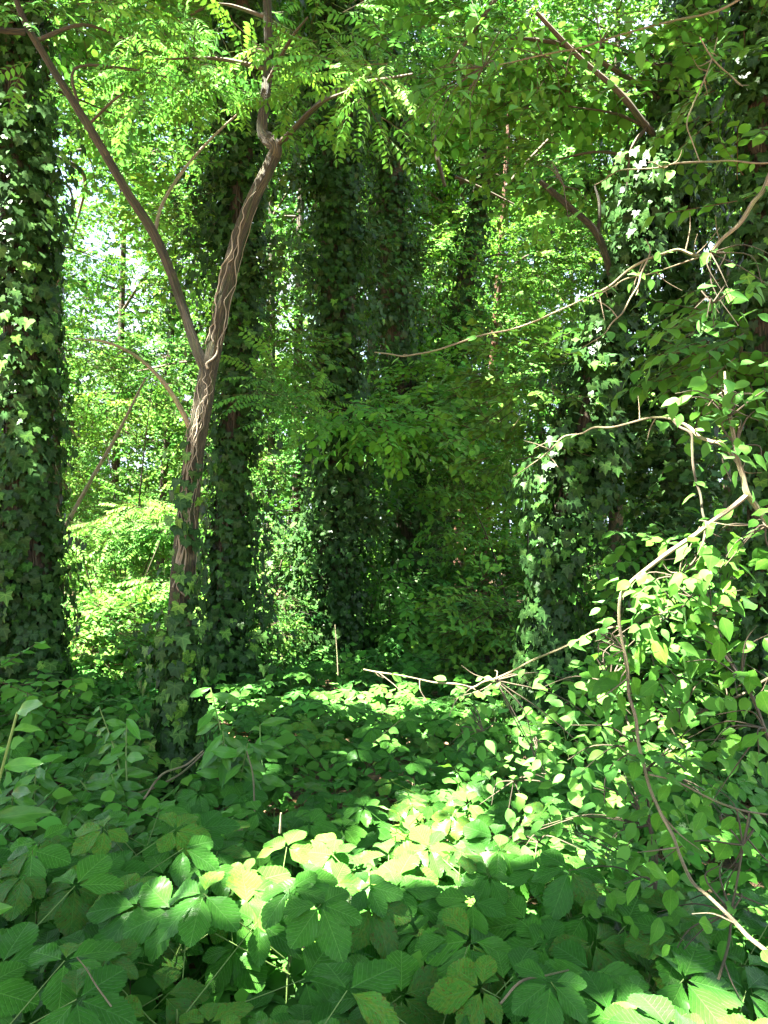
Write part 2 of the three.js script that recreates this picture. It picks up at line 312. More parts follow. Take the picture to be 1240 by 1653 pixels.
for (const [x, y, d, r] of [[1060, 1000, 2.6, 0.17], [1150, 960, 2.6, 0.14], [1020, 1060, 2.6, 0.12], [1130, 650, 2.7, 0.12], [1150, 490, 2.8, 0.12], [870, 1215, 3.2, 0.1], [940, 1290, 2.7, 0.1], [1210, 1080, 2.6, 0.1], [1190, 740, 2.7, 0.1], [1090, 1150, 2.8, 0.1], [820, 620, 6, 0.2], [1030, 830, 5.6, 0.2],
  [190, 870, 9, 0.85], [240, 1000, 8.5, 0.4], [150, 1040, 8, 0.5], [260, 760, 10, 0.4], [20, 500, 6.1, 0.4], [30, 330, 6.1, 0.35], [30, 600, 6.1, 0.3], [70, 420, 6.1, 0.2],
  [560, 330, 9.6, 0.12], [640, 240, 11.6, 0.15], [430, 900, 10, 0.6], [400, 1000, 9, 0.5], [440, 780, 11, 0.4], [435, 190, 4.8, 0.14], [410, 320, 4.8, 0.08], [350, 430, 4.8, 0.06],
  [200, 400, 14, 1.9], [110, 150, 10, 1.6], [60, 60, 8, 1.0], [250, 250, 11, 1.3], [230, 560, 13, 0.9], [840, 470, 16, 1.6], [940, 470, 12, 1.2], [850, 240, 12, 1.3], [780, 100, 10, 1.2], [950, 130, 9, 1.0], [700, 300, 15, 1.1], [465, 230, 14, 1.0], [460, 440, 14, 0.7], [940, 940, 10, 0.35], [1090, 400, 12, 1.5], [745, 840, 17, 0.8], [1150, 840, 2.45, 0.1], [1080, 890, 2.4, 0.1], [1020, 940, 2.38, 0.1], [940, 490, 3.1, 0.1], [1040, 420, 3, 0.1], [1095, 405, 2.95, 0.12], [860, 520, 3.2, 0.08], [780, 541, 3.3, 0.08], [700, 1102, 3.05, 0.06], [1100, 262, 2.8, 0.1], [70, 40, 5.6, 0.4], [230, 90, 5.6, 0.5], [400, 110, 5.2, 0.3], [600, 110, 4.2, 0.3], [1180, 1020, 2.4, 0.1], [1120, 900, 2.4, 0.1], [1060, 430, 6.4, 0.3], [960, 600, 6.2, 0.25], [900, 850, 6.2, 0.2], [870, 1010, 6.2, 0.2], [330, 600, 4.8, 0.06]]) beam(at(x, y, d), r);
const tmpV = V();
function open(p) {
  for (const [c, r] of BEAMS) {
    const slack = r > 0.3 ? 0.2 : 0.12;
    tmpV.subVectors(p, c);
    const a = tmpV.dot(SUN);
    if (a < r + 0.25) continue;
    if (tmpV.lengthSq() - a * a < (r + slack) * (r + slack)) return true;
  }
  return false;
}
const tooNear = (p) => { if (p.z > -0.2) return p.y < 3.2; return EYE.distanceTo(p) < 1.45; };

// fills an ellipsoid with sprigs; each faces mostly up and droops outwards
function clump(list, c, rx, ry, n, o = {}) {
  const rz = o.rz ?? rx, size = o.size ?? 1, own = tone(0.25, 0.13);
  for (let i = 0; i < n; i++) {
    const d = rdir(), k = Math.pow(R(), 0.42), p = V(c.x + d.x * rx * k, c.y + d.y * ry * k, c.z + d.z * rz * k);
    if (noise.noise(p.x * 1.3 + 5, p.y * 1.6, p.z * 1.3) < (o.gaps ?? -0.12)) continue;
    if (tooNear(p) || p.y < 0.1) continue;
    const outw = V(d.x, d.y * 0.3 - 0.25, d.z).add(V(gs(), gs() * 0.6, gs()).multiplyScalar(0.7)), nor = V(gs() * 0.55, 1, gs() * 0.55 + 0.15);
    const z = size * rr(0.75, 1.25);
    if (!o.solid && open(p.clone().addScaledVector(outw.normalize(), 0.2 * z))) continue;
    list.push([frame(p, outw, nor, z), tone(o.v ?? 0.22, o.warm ?? 0.12).multiply(o.tint ?? WHITE).multiply(own)]);
  }
}
const WHITE = new THREE.Color(1, 1, 1);
const tint = (r, g, b) => new THREE.Color(r, g, b);

// ---------------------------------------------------------------- ground
{
  const g = new THREE.PlaneGeometry(240, 240, 240, 240);
  g.rotateX(-Math.PI / 2);
  const p = g.attributes.position, uv = g.attributes.uv;
  for (let i = 0; i < p.count; i++) {                     // finer cells near the camera
    let x = p.getX(i), z = p.getZ(i);
    x = Math.sign(x) * Math.pow(Math.abs(x) / 120, 2) * 120; z = Math.sign(z) * Math.pow(Math.abs(z) / 120, 2) * 120;
    p.setXYZ(i, x, groundY(x, z), z); uv.setXY(i, x / 1.6, z / 1.6);
  }
  g.computeVertexNormals();
  const m = shade(new THREE.Mesh(g, M.soil)); m.name = 'ground';
  m.userData = { kind: 'structure', label: 'dark soil and leaf litter under the plants', category: 'ground' };
  scene.add(m);
}

// ---------------------------------------------------------------- ivy-clad trees
const inFrame = (p, m = 0) => { const [x, y, d] = toPix(p); return d > 0.5 && x > -m && x < 1240 + m && y > -m && y < 1653 + m; };
function ivyOn(tree, pts, radii, { n, depth = 0.12, size = 0.085, parts = 120, y0 = 0, y1 = 99, young = 0.12, front = 0.8, bulge = 1 }) {
  const curve = new THREE.CatmullRomCurve3(pts, false, 'centripetal'), all = [], o = tree.position;
  for (let i = 0; i < n; i++) {
    const t = R(), c = curve.getPoint(t), f = t * (radii.length - 1), k = Math.min(radii.length - 2, Math.floor(f)), r = radii[k] + (radii[k + 1] - radii[k]) * (f - k);
    if (c.y < y0 || c.y > y1) continue;
    const toCam = Math.atan2(EYE.z - c.z, EYE.x - c.x), th = toCam + (R() < front ? rr(-1.65, 1.65) : rr(-3.14, 3.14));
    const patch = noise.noise(c.y * 1.1 + t * 7, Math.cos(th) * 1.2, Math.sin(th) * 1.2 + o.x);
    if (patch < -0.36) continue;
    const shag = Math.max(0, noise.noise(c.y * 0.8 + o.x * 3, th * 0.5 + 9, o.z)), off = depth * Math.pow(R(), 1.5) * (0.7 + (1.6 * Math.max(0, patch) + 3.2 * shag) * bulge), dir = V(Math.cos(th), 0, Math.sin(th));
    const p = c.clone().addScaledVector(dir, r + 0.012 + off); p.y += gs() * 0.08;
    if (p.y < 0.05 || EYE.distanceTo(p) < 1.2) continue;
    const nor = dir.clone().multiplyScalar(1).add(V(gs() * 0.42, 0.5 + gs() * 0.4, gs() * 0.42)), tip = V(gs() * 0.6, -1 + gs() * 0.4, gs() * 0.6).addScaledVector(dir, 0.25);
    const s = size * pick([0.5, 0.7, 0.85, 1, 1.15, 1.35]) * rr(0.9, 1.1), score = (inFrame(p) ? 1 : 0) * (dir.dot(V(Math.cos(toCam), 0, Math.sin(toCam))) > 0.15 ? 1 : 0) * (0.4 + off / depth) * s;
    all.push({ m: frame(p, tip, nor, s), score, g: Math.floor(R() * 3), young: R() < young });
  }
  all.sort((a, b) => b.score - a.score);
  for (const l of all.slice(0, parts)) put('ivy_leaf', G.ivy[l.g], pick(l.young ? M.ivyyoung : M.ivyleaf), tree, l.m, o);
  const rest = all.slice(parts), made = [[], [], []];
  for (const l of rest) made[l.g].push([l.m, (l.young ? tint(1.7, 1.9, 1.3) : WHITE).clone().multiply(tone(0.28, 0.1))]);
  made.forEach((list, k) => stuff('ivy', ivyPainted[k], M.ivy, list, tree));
}
const ivyPainted = G.ivy.map((g) => paint(g.clone(), [0.03, 0.08, 0.016]));
const TREES = {};
function ivyTree(key, label, px, radii, ivy, { mat = M.bark, group, seg = 12, name = 'ivy_clad_tree', stems = 4 } = {}) {
  const pts = px.map(([x, y, d]) => at(x, y, d)), gy = groundY(pts[0].x, pts[0].z);
  pts.unshift(V(pts[0].x + (pts[0].x - pts[1].x) * 0.15, gy - 0.1, pts[0].z));
  if (pts[1].y - pts[0].y < 0.15) pts.splice(1, 1);
  const tree = thing(name, label, 'tree', V(pts[0].x, gy, pts[0].z), group);
  part('trunk', tube(pts, radii, { seg, steps: 40, rough: 0.18 }), mat, tree);
  if (ivy) ivyOn(tree, pts, radii, ivy);
  const curve = new THREE.CatmullRomCurve3(pts, false, 'centripetal');
  for (let i = 0; i < (ivy ? stems : 0); i++) {             // woody ivy stems creeping up the bark
    const q = []; let th = Math.atan2(-pts[1].z, -pts[1].x) + rr(-1.3, 1.3); const a = rr(0, 0.2), b = rr(0.5, 0.95);
    for (let k = 0; k <= 10; k++) { const t = a + (b - a) * k / 10, c = curve.getPoint(t), f = t * (radii.length - 1), j = Math.min(radii.length - 2, Math.floor(f)), r = radii[j] + (radii[j + 1] - radii[j]) * (f - j); th += gs() * 0.3; q.push(c.add(V(Math.cos(th), 0, Math.sin(th)).multiplyScalar(r + 0.01))); }
    part('ivy_stem', tube(q, [rr(0.01, 0.022), 0.006], { seg: 5, steps: 40 }), M.darktwig, tree);
  }
  TREES[key] = { tree, curve, pts, radii, boughs: [] };
  return TREES[key];
}
// crown: limbs to each bough centre and sprigs around them
function crown(key, list, opts = {}) {
  const T = TREES[key], byKind = {};
  for (const b of list) {
    const [x, y, d, rx, ry, n, kind = 'ovate', o = {}] = b, c = x?.isVector3 ? x : at(x, y, d), [R1, R2, N, K, O] = x?.isVector3 ? [y, d, rx, ry ?? 'ovate', n ?? {}] : [rx, ry, n, kind, o];
    clump((byKind[K] ??= []), c, R1, R2, N, { ...opts, ...O });
    if (!O.nolimb) {
      let best = 0, bd = 1e9; for (let t = 0.15; t <= 1; t += 0.03) { const q = T.curve.getPoint(t), dd = q.distanceTo(c) + (q.y > c.y ? 1.5 * (q.y - c.y) : 0); if (dd < bd) { bd = dd; best = t; } }
      const q = T.curve.getPoint(best), L = q.distanceTo(c), m = q.clone().lerp(c, 0.5).add(V(gs() * 0.1 * L, 0.12 * L, gs() * 0.1 * L)), e = c.clone().add(V(gs() * R1 * 0.4, 0, gs() * R1 * 0.4)), r = Math.min(0.05, 0.008 + 0.012 * L);
      if (L > 0.3 && L < 7) part('branch', tube([q, m, e], [r, r * 0.75, r * 0.3], { seg: 5, steps: 10 }), M.darktwig, T.tree);
    }
  }
  for (const k in byKind) stuff('crown', S[k], M.foliage, byKind[k], T.tree);
}

seed(101);
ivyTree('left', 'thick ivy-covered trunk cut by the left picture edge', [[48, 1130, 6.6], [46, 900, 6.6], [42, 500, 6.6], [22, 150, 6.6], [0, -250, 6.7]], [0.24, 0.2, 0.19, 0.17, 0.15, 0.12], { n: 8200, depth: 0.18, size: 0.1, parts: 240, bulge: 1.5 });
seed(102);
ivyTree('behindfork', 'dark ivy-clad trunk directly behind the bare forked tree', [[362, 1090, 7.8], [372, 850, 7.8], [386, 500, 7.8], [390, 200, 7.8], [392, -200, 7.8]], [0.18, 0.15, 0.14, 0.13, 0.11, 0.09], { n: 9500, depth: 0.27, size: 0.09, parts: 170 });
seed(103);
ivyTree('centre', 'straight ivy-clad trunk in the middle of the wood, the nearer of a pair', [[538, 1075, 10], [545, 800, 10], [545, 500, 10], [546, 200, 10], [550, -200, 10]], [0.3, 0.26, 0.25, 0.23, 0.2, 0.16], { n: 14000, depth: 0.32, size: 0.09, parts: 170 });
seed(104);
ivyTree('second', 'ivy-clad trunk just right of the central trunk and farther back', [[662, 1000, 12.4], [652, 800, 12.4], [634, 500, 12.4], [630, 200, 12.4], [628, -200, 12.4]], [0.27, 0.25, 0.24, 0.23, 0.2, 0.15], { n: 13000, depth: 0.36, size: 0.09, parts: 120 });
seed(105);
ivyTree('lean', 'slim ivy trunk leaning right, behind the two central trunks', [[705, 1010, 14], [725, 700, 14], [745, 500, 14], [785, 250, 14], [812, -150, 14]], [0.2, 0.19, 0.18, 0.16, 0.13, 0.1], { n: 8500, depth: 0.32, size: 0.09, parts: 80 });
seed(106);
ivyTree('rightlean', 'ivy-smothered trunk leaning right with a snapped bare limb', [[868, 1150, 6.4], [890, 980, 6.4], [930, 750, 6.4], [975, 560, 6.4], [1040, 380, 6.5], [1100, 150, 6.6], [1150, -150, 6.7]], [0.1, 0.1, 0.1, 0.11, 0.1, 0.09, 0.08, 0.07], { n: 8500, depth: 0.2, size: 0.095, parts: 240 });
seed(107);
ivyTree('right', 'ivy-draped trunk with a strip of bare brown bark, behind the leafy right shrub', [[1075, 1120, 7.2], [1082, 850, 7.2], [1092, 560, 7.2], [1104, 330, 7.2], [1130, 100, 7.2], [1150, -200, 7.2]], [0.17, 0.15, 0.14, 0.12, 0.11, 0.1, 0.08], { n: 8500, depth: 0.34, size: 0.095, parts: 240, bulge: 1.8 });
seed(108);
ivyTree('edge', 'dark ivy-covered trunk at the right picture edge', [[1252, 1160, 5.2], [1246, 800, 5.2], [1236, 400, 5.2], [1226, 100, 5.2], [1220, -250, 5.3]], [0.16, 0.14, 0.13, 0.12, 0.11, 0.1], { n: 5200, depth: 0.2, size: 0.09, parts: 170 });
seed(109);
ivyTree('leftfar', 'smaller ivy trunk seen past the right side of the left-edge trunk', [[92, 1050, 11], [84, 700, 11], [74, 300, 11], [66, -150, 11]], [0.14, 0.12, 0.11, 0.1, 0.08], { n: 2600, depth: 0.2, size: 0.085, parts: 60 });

// snapped limb on the leaning right trunk
{
  const t = TREES.rightlean.tree;
  part('branch', tube([at(1000, 500, 6.4), at(985, 440, 6.3), at(962, 375, 6.2), at(915, 330, 6.15), at(872, 292, 6.1)], [0.038, 0.032, 0.028, 0.024, 0.022], { seg: 9, steps: 24, rough: 0.3 }), M.olive, t, 'snapped bare limb');
  part('branch', tube([at(965, 385, 6.2), at(968, 330, 6.2), at(960, 300, 6.2)], [0.016, 0.012, 0.006], { seg: 6 }), M.olive, t);
}

for (const [k, px, r] of [['rightlean', [[812, -20, 6], [765, 50, 5.9], [728, 102, 5.9]], [0.02, 0.016, 0.01]], ['rightlean', [[1085, 240, 6.5], [1045, 205, 6.3], [1000, 150, 6.1], [930, 88, 6], [866, 20, 5.9]], [0.03, 0.028, 0.024, 0.02, 0.014]], ['rightlean', [[1045, 205, 6.3], [1020, 240, 6.2], [1012, 300, 6.2]], [0.016, 0.012, 0.007]], ['lean', [[697, 185, 11], [703, 240, 10.9], [718, 300, 10.8]], [0.03, 0.035, 0.025]], ['lean', [[735, 285, 11], [780, 305, 11], [830, 330, 11]], [0.022, 0.02, 0.014]]])
  part('branch', tube(px.map(([x, y, d]) => at(x, y, d)), r, { seg: 7, steps: 20, rough: 0.25 }), M.darktwig, TREES[k].tree);

// ---------------------------------------------------------------- the bare forked tree
{
  seed(201);
  const D = 4.8, base = at(284, 1300, D), gy = groundY(base.x, base.z);
  const tree = thing('forked_tree', 'bare brown forked trunk wrapped in pale dead vine stems', 'tree', V(base.x, gy, base.z));
  const tp = [V(base.x - 0.01, gy - 0.1, base.z), at(286, 1200, D), at(290, 1000, D), at(300, 880, D), at(312, 740, D), at(328, 650, D), at(336, 596, D)];
  const tr = [0.1, 0.08, 0.072, 0.068, 0.06, 0.054, 0.05];
  part('trunk', tube(tp, tr, { seg: 16, steps: 60, rough: 0.16 }), M.olive, tree);
  const rp = [at(335, 612, D), at(346, 560, D), at(362, 480, D), at(380, 400, D), at(410, 320, D), at(438, 262, D), at(446, 240, D - 0.03), at(434, 226, D), at(424, 214, D), at(428, 160, D), at(434, 90, D + 0.1), at(430, -60, D + 0.2), at(440, -260, D + 0.3)];
  part('limb', tube(rp, [0.047, 0.047, 0.045, 0.043, 0.04, 0.038, 0.038, 0.044, 0.034, 0.03, 0.029, 0.026, 0.022], { seg: 14, steps: 90, rough: 0.14 }), M.olive, tree, 'right fork with a crooked elbow');
  const lp = [at(337, 606, D), at(318, 565, D), at(300, 510, D), at(272, 430, D), at(245, 372, D), at(205, 310, D - 0.05), at(165, 240, D - 0.1), at(125, 175, D - 0.15), at(72, 90, D - 0.2), at(38, 30, D - 0.25), at(10, -50, D - 0.3)];
  part('limb', tube(lp, [0.035, 0.032, 0.03, 0.029, 0.031, 0.026, 0.025, 0.023, 0.02, 0.018, 0.013], { seg: 12, steps: 70, rough: 0.13 }), M.olive, tree, 'long thin left fork');
  part('branch', tube([at(40, 52, D - 0.25), at(10, 50, D - 0.3), at(-30, 44, D - 0.35)], [0.02, 0.018, 0.012], { seg: 7 }), M.olive, tree);
  part('branch', tube([at(306, 690, D), at(292, 660, D - 0.03), at(258, 610, D - 0.1), at(215, 572, D - 0.18), at(170, 552, D - 0.25), at(120, 546, D - 0.3)], [0.018, 0.016, 0.013, 0.01, 0.008, 0.004], { seg: 7, steps: 30 }), M.twig, tree);
  part('branch', tube([at(250, 375, D), at(262, 330, D + 0.2), at(300, 270, D + 0.4), at(350, 215, D + 0.5), at(400, 170, D + 0.6)], [0.012, 0.011, 0.01, 0.008, 0.006], { seg: 6, steps: 24 }), M.twig, tree);
  part('branch', tube([at(140, 205, D), at(180, 165, D - 0.1), at(200, 150, D - 0.15)], [0.01, 0.008, 0.004], { seg: 6 }), M.darktwig, tree);
  part('branch', tube([at(128, 178, D), at(120, 112, D), at(200, 110, D + 0.1), at(270, 125, D + 0.2)], [0.01, 0.009, 0.008, 0.004], { seg: 6 }), M.darktwig, tree);
  // dead vine stems winding over the bark
  const wind = (path, radii, n, t0, t1, r0) => {
    const c = new THREE.CatmullRomCurve3(path, false, 'centripetal');
    for (let i = 0; i < n; i++) {
      const q = []; let th = Math.PI / 2 + rr(-1.2, 1.2); const a = t0 + rr(0, 0.25) * (t1 - t0), b = t1 - rr(0, 0.3) * (t1 - t0), steps = 22, ph = rr(0, 6);
      for (let k = 0; k <= steps; k++) {
        const t = a + (b - a) * k / steps, p = c.getPoint(t), f = t * (radii.length - 1), j = Math.min(radii.length - 2, Math.floor(f)), r = radii[j] + (radii[j + 1] - radii[j]) * (f - j);
        th += gs() * 0.42 + (Math.PI / 2 - th) * 0.06 + 0.12 * Math.sin(k * 0.9 + ph);
        q.push(p.add(V(Math.cos(th), 0, Math.sin(th)).multiplyScalar(r * 1.06 + 0.004 + 0.006 * R())));
      }
      part('vine_stem', tube(q, [r0 * rr(0.6, 2.2), r0 * rr(0.4, 1.2), r0 * rr(0.4, 1.4), r0 * 0.4], { seg: 5, steps: 90 }), M.vine, tree);
    }
  };
  wind(tp.slice(2), tr.slice(2), 9, 0.02, 0.98, 0.0034);
  wind(rp.slice(0, 6), [0.047, 0.047, 0.045, 0.043, 0.04, 0.038], 4, 0.0, 0.85, 0.0038);
  // ivy around the foot, with a few young pale leaves
  ivyOn(tree, [V(base.x - 0.03, gy, base.z), at(282, 1200, D), at(285, 1110, D), at(289, 1010, D)], [0.12, 0.09, 0.08, 0.07], { n: 800, depth: 0.09, size: 0.09, parts: 230, young: 0.3 });
  ivyOn(tree, [at(288, 1020, D), at(298, 880, D), at(312, 740, D)], [0.08, 0.075, 0.07], { n: 130, depth: 0.06, size: 0.085, parts: 130, young: 0.4 });
  TREES.fork = { tree, curve: new THREE.CatmullRomCurve3(rp), pts: rp, radii: [0.06, 0.02], boughs: [] };
  TREES.forkleft = { tree, curve: new THREE.CatmullRomCurve3(lp), pts: lp, radii: [0.04, 0.02], boughs: [] };
}

// ---------------------------------------------------------------- crowns of the near trees, inside the picture
seed(301);
const NL = { nolimb: true };
crown('fork', [[280, 120, 5.1, 0.45, 0.16, 15, 'pinnate'], [390, 110, 5.3, 0.42, 0.16, 17, 'pinnate'], [340, 30, 5.2, 0.45, 0.2, 14, 'pinnate'], [560, 140, 4.2, 0.36, 0.16, 12, 'pinnate', { size: 0.8 }], [640, 100, 4.1, 0.36, 0.18, 11, 'pinnate', { size: 0.8 }], [520, 40, 4.4, 0.4, 0.2, 8, 'pinnate', { size: 0.8 }], [490, 80, 5.2, 0.4, 0.15, 8, 'pinnate']], { gaps: -0.3, solid: true });
crown('forkleft', [[80, 60, 4.6, 0.5, 0.25, 20, 'pinnate'], [190, 60, 5, 0.5, 0.25, 24, 'pinnate']], { gaps: -0.2 });
crown('left', [[150, 330, 7.5, 0.9, 0.7, 120, 'small'], [150, 180, 7.2, 1.1, 0.6, 160, 'ovate'], [70, 60, 7, 1.1, 0.6, 160, 'ovate'], [130, 480, 7.8, 0.7, 0.6, 80, 'small']]);
crown('behindfork', [[290, 220, 8.6, 1.0, 0.7, 110, 'ovate'], [490, 140, 8.4, 0.8, 0.6, 50, 'ovate'], [290, 60, 8.6, 1.2, 0.8, 110, 'ovate'], [300, 380, 8.2, 0.5, 0.5, 60, 'ovate'], [440, 640, 7.4, 0.4, 0.3, 45, 'pinnate'], [430, 560, 7.8, 0.35, 0.35, 25, 'pinnate'], [420, 420, 7.9, 0.25, 0.5, 70, 'ivyclump', NL], [340, 330, 7.9, 0.25, 0.6, 80, 'ivyclump', NL], [400, 160, 7.9, 0.35, 0.7, 90, 'ivyclump', NL], [415, 760, 7.8, 0.2, 0.6, 60, 'ivyclump', NL]]);
crown('centre', [[500, 330, 10.8, 0.9, 0.8, 90, 'ovate'], [480, 80, 10.6, 1.2, 0.9, 90, 'ovate'], [600, 120, 10.4, 1.0, 0.8, 80, 'ovate'], [560, 660, 9, 0.6, 0.4, 80, 'broad'], [480, 580, 9.4, 0.5, 0.4, 50, 'broad'], [640, 690, 9, 0.7, 0.35, 80, 'broad'], [505, 300, 10, 0.3, 0.7, 70, 'ivyclump', NL], [590, 430, 10, 0.3, 0.7, 70, 'ivyclump', NL], [505, 600, 9.9, 0.35, 0.7, 80, 'ivyclump', NL], [585, 820, 9.9, 0.35, 0.7, 80, 'ivyclump', NL], [545, 130, 10, 0.45, 0.9, 90, 'ivyclump', NL], [500, 900, 9.9, 0.3, 0.6, 60, 'ivyclump', NL]]);
crown('second', [[700, 180, 12.8, 1.3, 1, 130, 'ovate'], [700, 420, 13, 0.8, 0.8, 110, 'ovate'], [690, 640, 11.5, 0.9, 0.6, 150, 'broad'], [760, 640, 11.5, 1.0, 0.6, 190, 'broad'], [640, 760, 11, 1.0, 0.5, 200, 'broad'], [720, 700, 10.5, 1.1, 0.5, 260, 'broad'], [590, 700, 13, 1.2, 0.8, 240, 'broad'], [700, 520, 13.4, 0.9, 0.7, 150, 'broad'], [610, 300, 12.4, 0.35, 0.8, 80, 'ivyclump', NL], [665, 430, 12.4, 0.35, 0.8, 80, 'ivyclump', NL], [635, 140, 12.4, 0.5, 1, 100, 'ivyclump', NL], [690, 850, 12.4, 0.4, 0.8, 90, 'ivyclump', NL]]);
crown('lean', [[850, 330, 14.5, 1.2, 1, 190, 'ovate'], [860, 420, 14, 1.3, 1.1, 240, 'ovate'], [800, 650, 12.5, 1.2, 0.7, 300, 'broad'], [700, 760, 15, 1.6, 0.8, 320, 'broad'], [840, 800, 14, 1.2, 0.8, 260, 'broad'], [860, 180, 13.5, 1.6, 1.2, 200, 'ovate'], [780, 780, 12.5, 1.0, 0.5, 160, 'ovate']]);
crown('rightlean', [[860, 80, 6.6, 0.8, 0.5, 150, 'broad'], [760, 60, 6.4, 0.8, 0.5, 150, 'broad'], [940, 180, 6.6, 0.8, 0.6, 140, 'ovate'], [900, 260, 6.8, 0.6, 0.5, 80, 'ovate'], [1010, 60, 6.4, 0.7, 0.5, 110, 'broad'], [860, 620, 6.6, 0.5, 0.5, 80, 'ovate'], [830, 740, 6.6, 0.5, 0.4, 70, 'ovate']]);
crown('right', [[1060, 170, 7, 0.7, 0.7, 110, 'ovate'], [1180, 60, 6.6, 0.8, 0.6, 130, 'broad'], [1180, 260, 7.2, 0.6, 0.6, 90, 'ovate'], [1010, 300, 7.5, 0.7, 0.5, 90, 'ovate'], [1130, 640, 6.6, 0.8, 0.7, 160, 'ivyclump', NL], [1020, 700, 6.8, 0.6, 0.7, 120, 'ivyclump', NL], [1150, 820, 6.5, 0.7, 0.6, 120, 'ivyclump', NL], [1180, 480, 6.6, 0.5, 0.7, 90, 'ivyclump', NL], [980, 580, 6.9, 0.5, 0.5, 80, 'ivyclump', NL], [1060, 880, 6.4, 0.6, 0.4, 90, 'broad']]);
crown('edge', [[1200, 130, 5.2, 0.4, 0.5, 50, 'broad'], [1220, 380, 5.0, 0.35, 0.4, 40, 'broad'], [1180, 560, 4.6, 0.4, 0.35, 50, 'broad']]);
crown('leftfar', [[150, 420, 11.5, 1.4, 1.1, 200, 'small'], [130, 620, 11.5, 1.2, 0.6, 160, 'small'], [230, 260, 12, 1.5, 1.2, 240, 'small'], [120, 560, 11, 0.8, 0.4, 80, 'small'], [120, 280, 13, 1.2, 1.2, 170, 'ovate'], [150, 380, 14, 1.2, 1, 170, 'ovate']]);

// ---------------------------------------------------------------- overhead canopy of the same trees: it shades the clearing
seed(401);
{
  const over = { left: [-5.5, 0], behindfork: [-2.5, -1], centre: [-1, -2], second: [0.5, -3], rightlean: [1.2, 1], right: [3, 0], edge: [4, 2.2], leftfar: [-5, -3] };
  for (const k in over) {
    const T = TREES[k], b = T.pts[T.pts.length - 1], list = [];
    for (let i = 0; i < 9; i++) {
      const c = V(b.x + over[k][0] * 0.5 + gs() * 2.6, (k === 'centre' || k === 'second' ? 2.4 : 0) + rr(7.4, 11.5), b.z + (k === 'edge' ? 2.5 : 1.2) + gs() * 2.8 + Math.max(0, over[k][1]));
      if (toPix(c)[1] > -180 && toPix(c)[2] > 0 && toPix(c)[2] < 9) c.y += 1.5;
      list.push([c, rr(1.1, 1.7), rr(0.5, 0.8), 190, 'broad', { size: 1.25 }]);
    }
    crown(k, list, { gaps: -0.35 });
  }
  seed(431);
  for (const [k, x0, z0, n] of [['left', -4.2, -1.5, 9], ['edge', 2.6, 0.4, 7], ['rightlean', 0.4, -1.2, 8], ['lean', 0.5, -11.5, 8], ['second', -2.6, -10.5, 8], ['centre', -4.5, -8, 7]]) {
    const list = [];
    for (let i = 0; i < n; i++) list.push([V(x0 + gs() * 2.4, rr(7.5, 12), z0 + gs() * 2.2), rr(1.1, 1.7), rr(0.5, 0.8), 190, 'broad', { size: 1.25, nolimb: true }]);
    crown(k, list, { gaps: -0.35 });
  }
}

// boughs of the left trees that stand between the sun and the plants in the clearing
{
  seed(451);
  const a = [], b = [];
  for (let x = -2.6; x <= 2.6; x += 0.75) for (let z = -0.6; z > -6; z -= 0.75) {
    const c = V(x + gs() * 0.3, 0.5, z + gs() * 0.3).addScaledVector(SUN, rr(8, 12));
    (c.z > -3.4 ? a : b).push([c, rr(0.8, 1.1), rr(0.4, 0.7), 105, 'broad', { size: 1.2, nolimb: true }]);
  }
  crown('left', a, { gaps: -0.6 });
  crown('behindfork', b, { gaps: -0.6 });
  const c = [], d = [];
  for (let z = -7.5; z > -18; z -= 0.95) for (let x = -0.16; x <= 0.26; x += 0.085) c.push([V(x * -z + gs() * 0.4, 2, z).addScaledVector(SUN, rr(9, 13)), rr(1, 1.4), rr(0.5, 0.8), 105, 'broad', { size: 1.35, nolimb: true }]);
  for (let z = -5; z > -10.4; z -= 0.8) for (let x = -2.8; x <= 3.4; x += 0.85) d.push([V(x + gs() * 0.3, 1, z).addScaledVector(SUN, rr(8, 12)), rr(0.9, 1.2), rr(0.5, 0.8), 95, 'broad', { size: 1.25, nolimb: true }]);
  crown('centre', c, { gaps: -0.6 });
  crown('behindfork', d, { gaps: -0.5 });
}

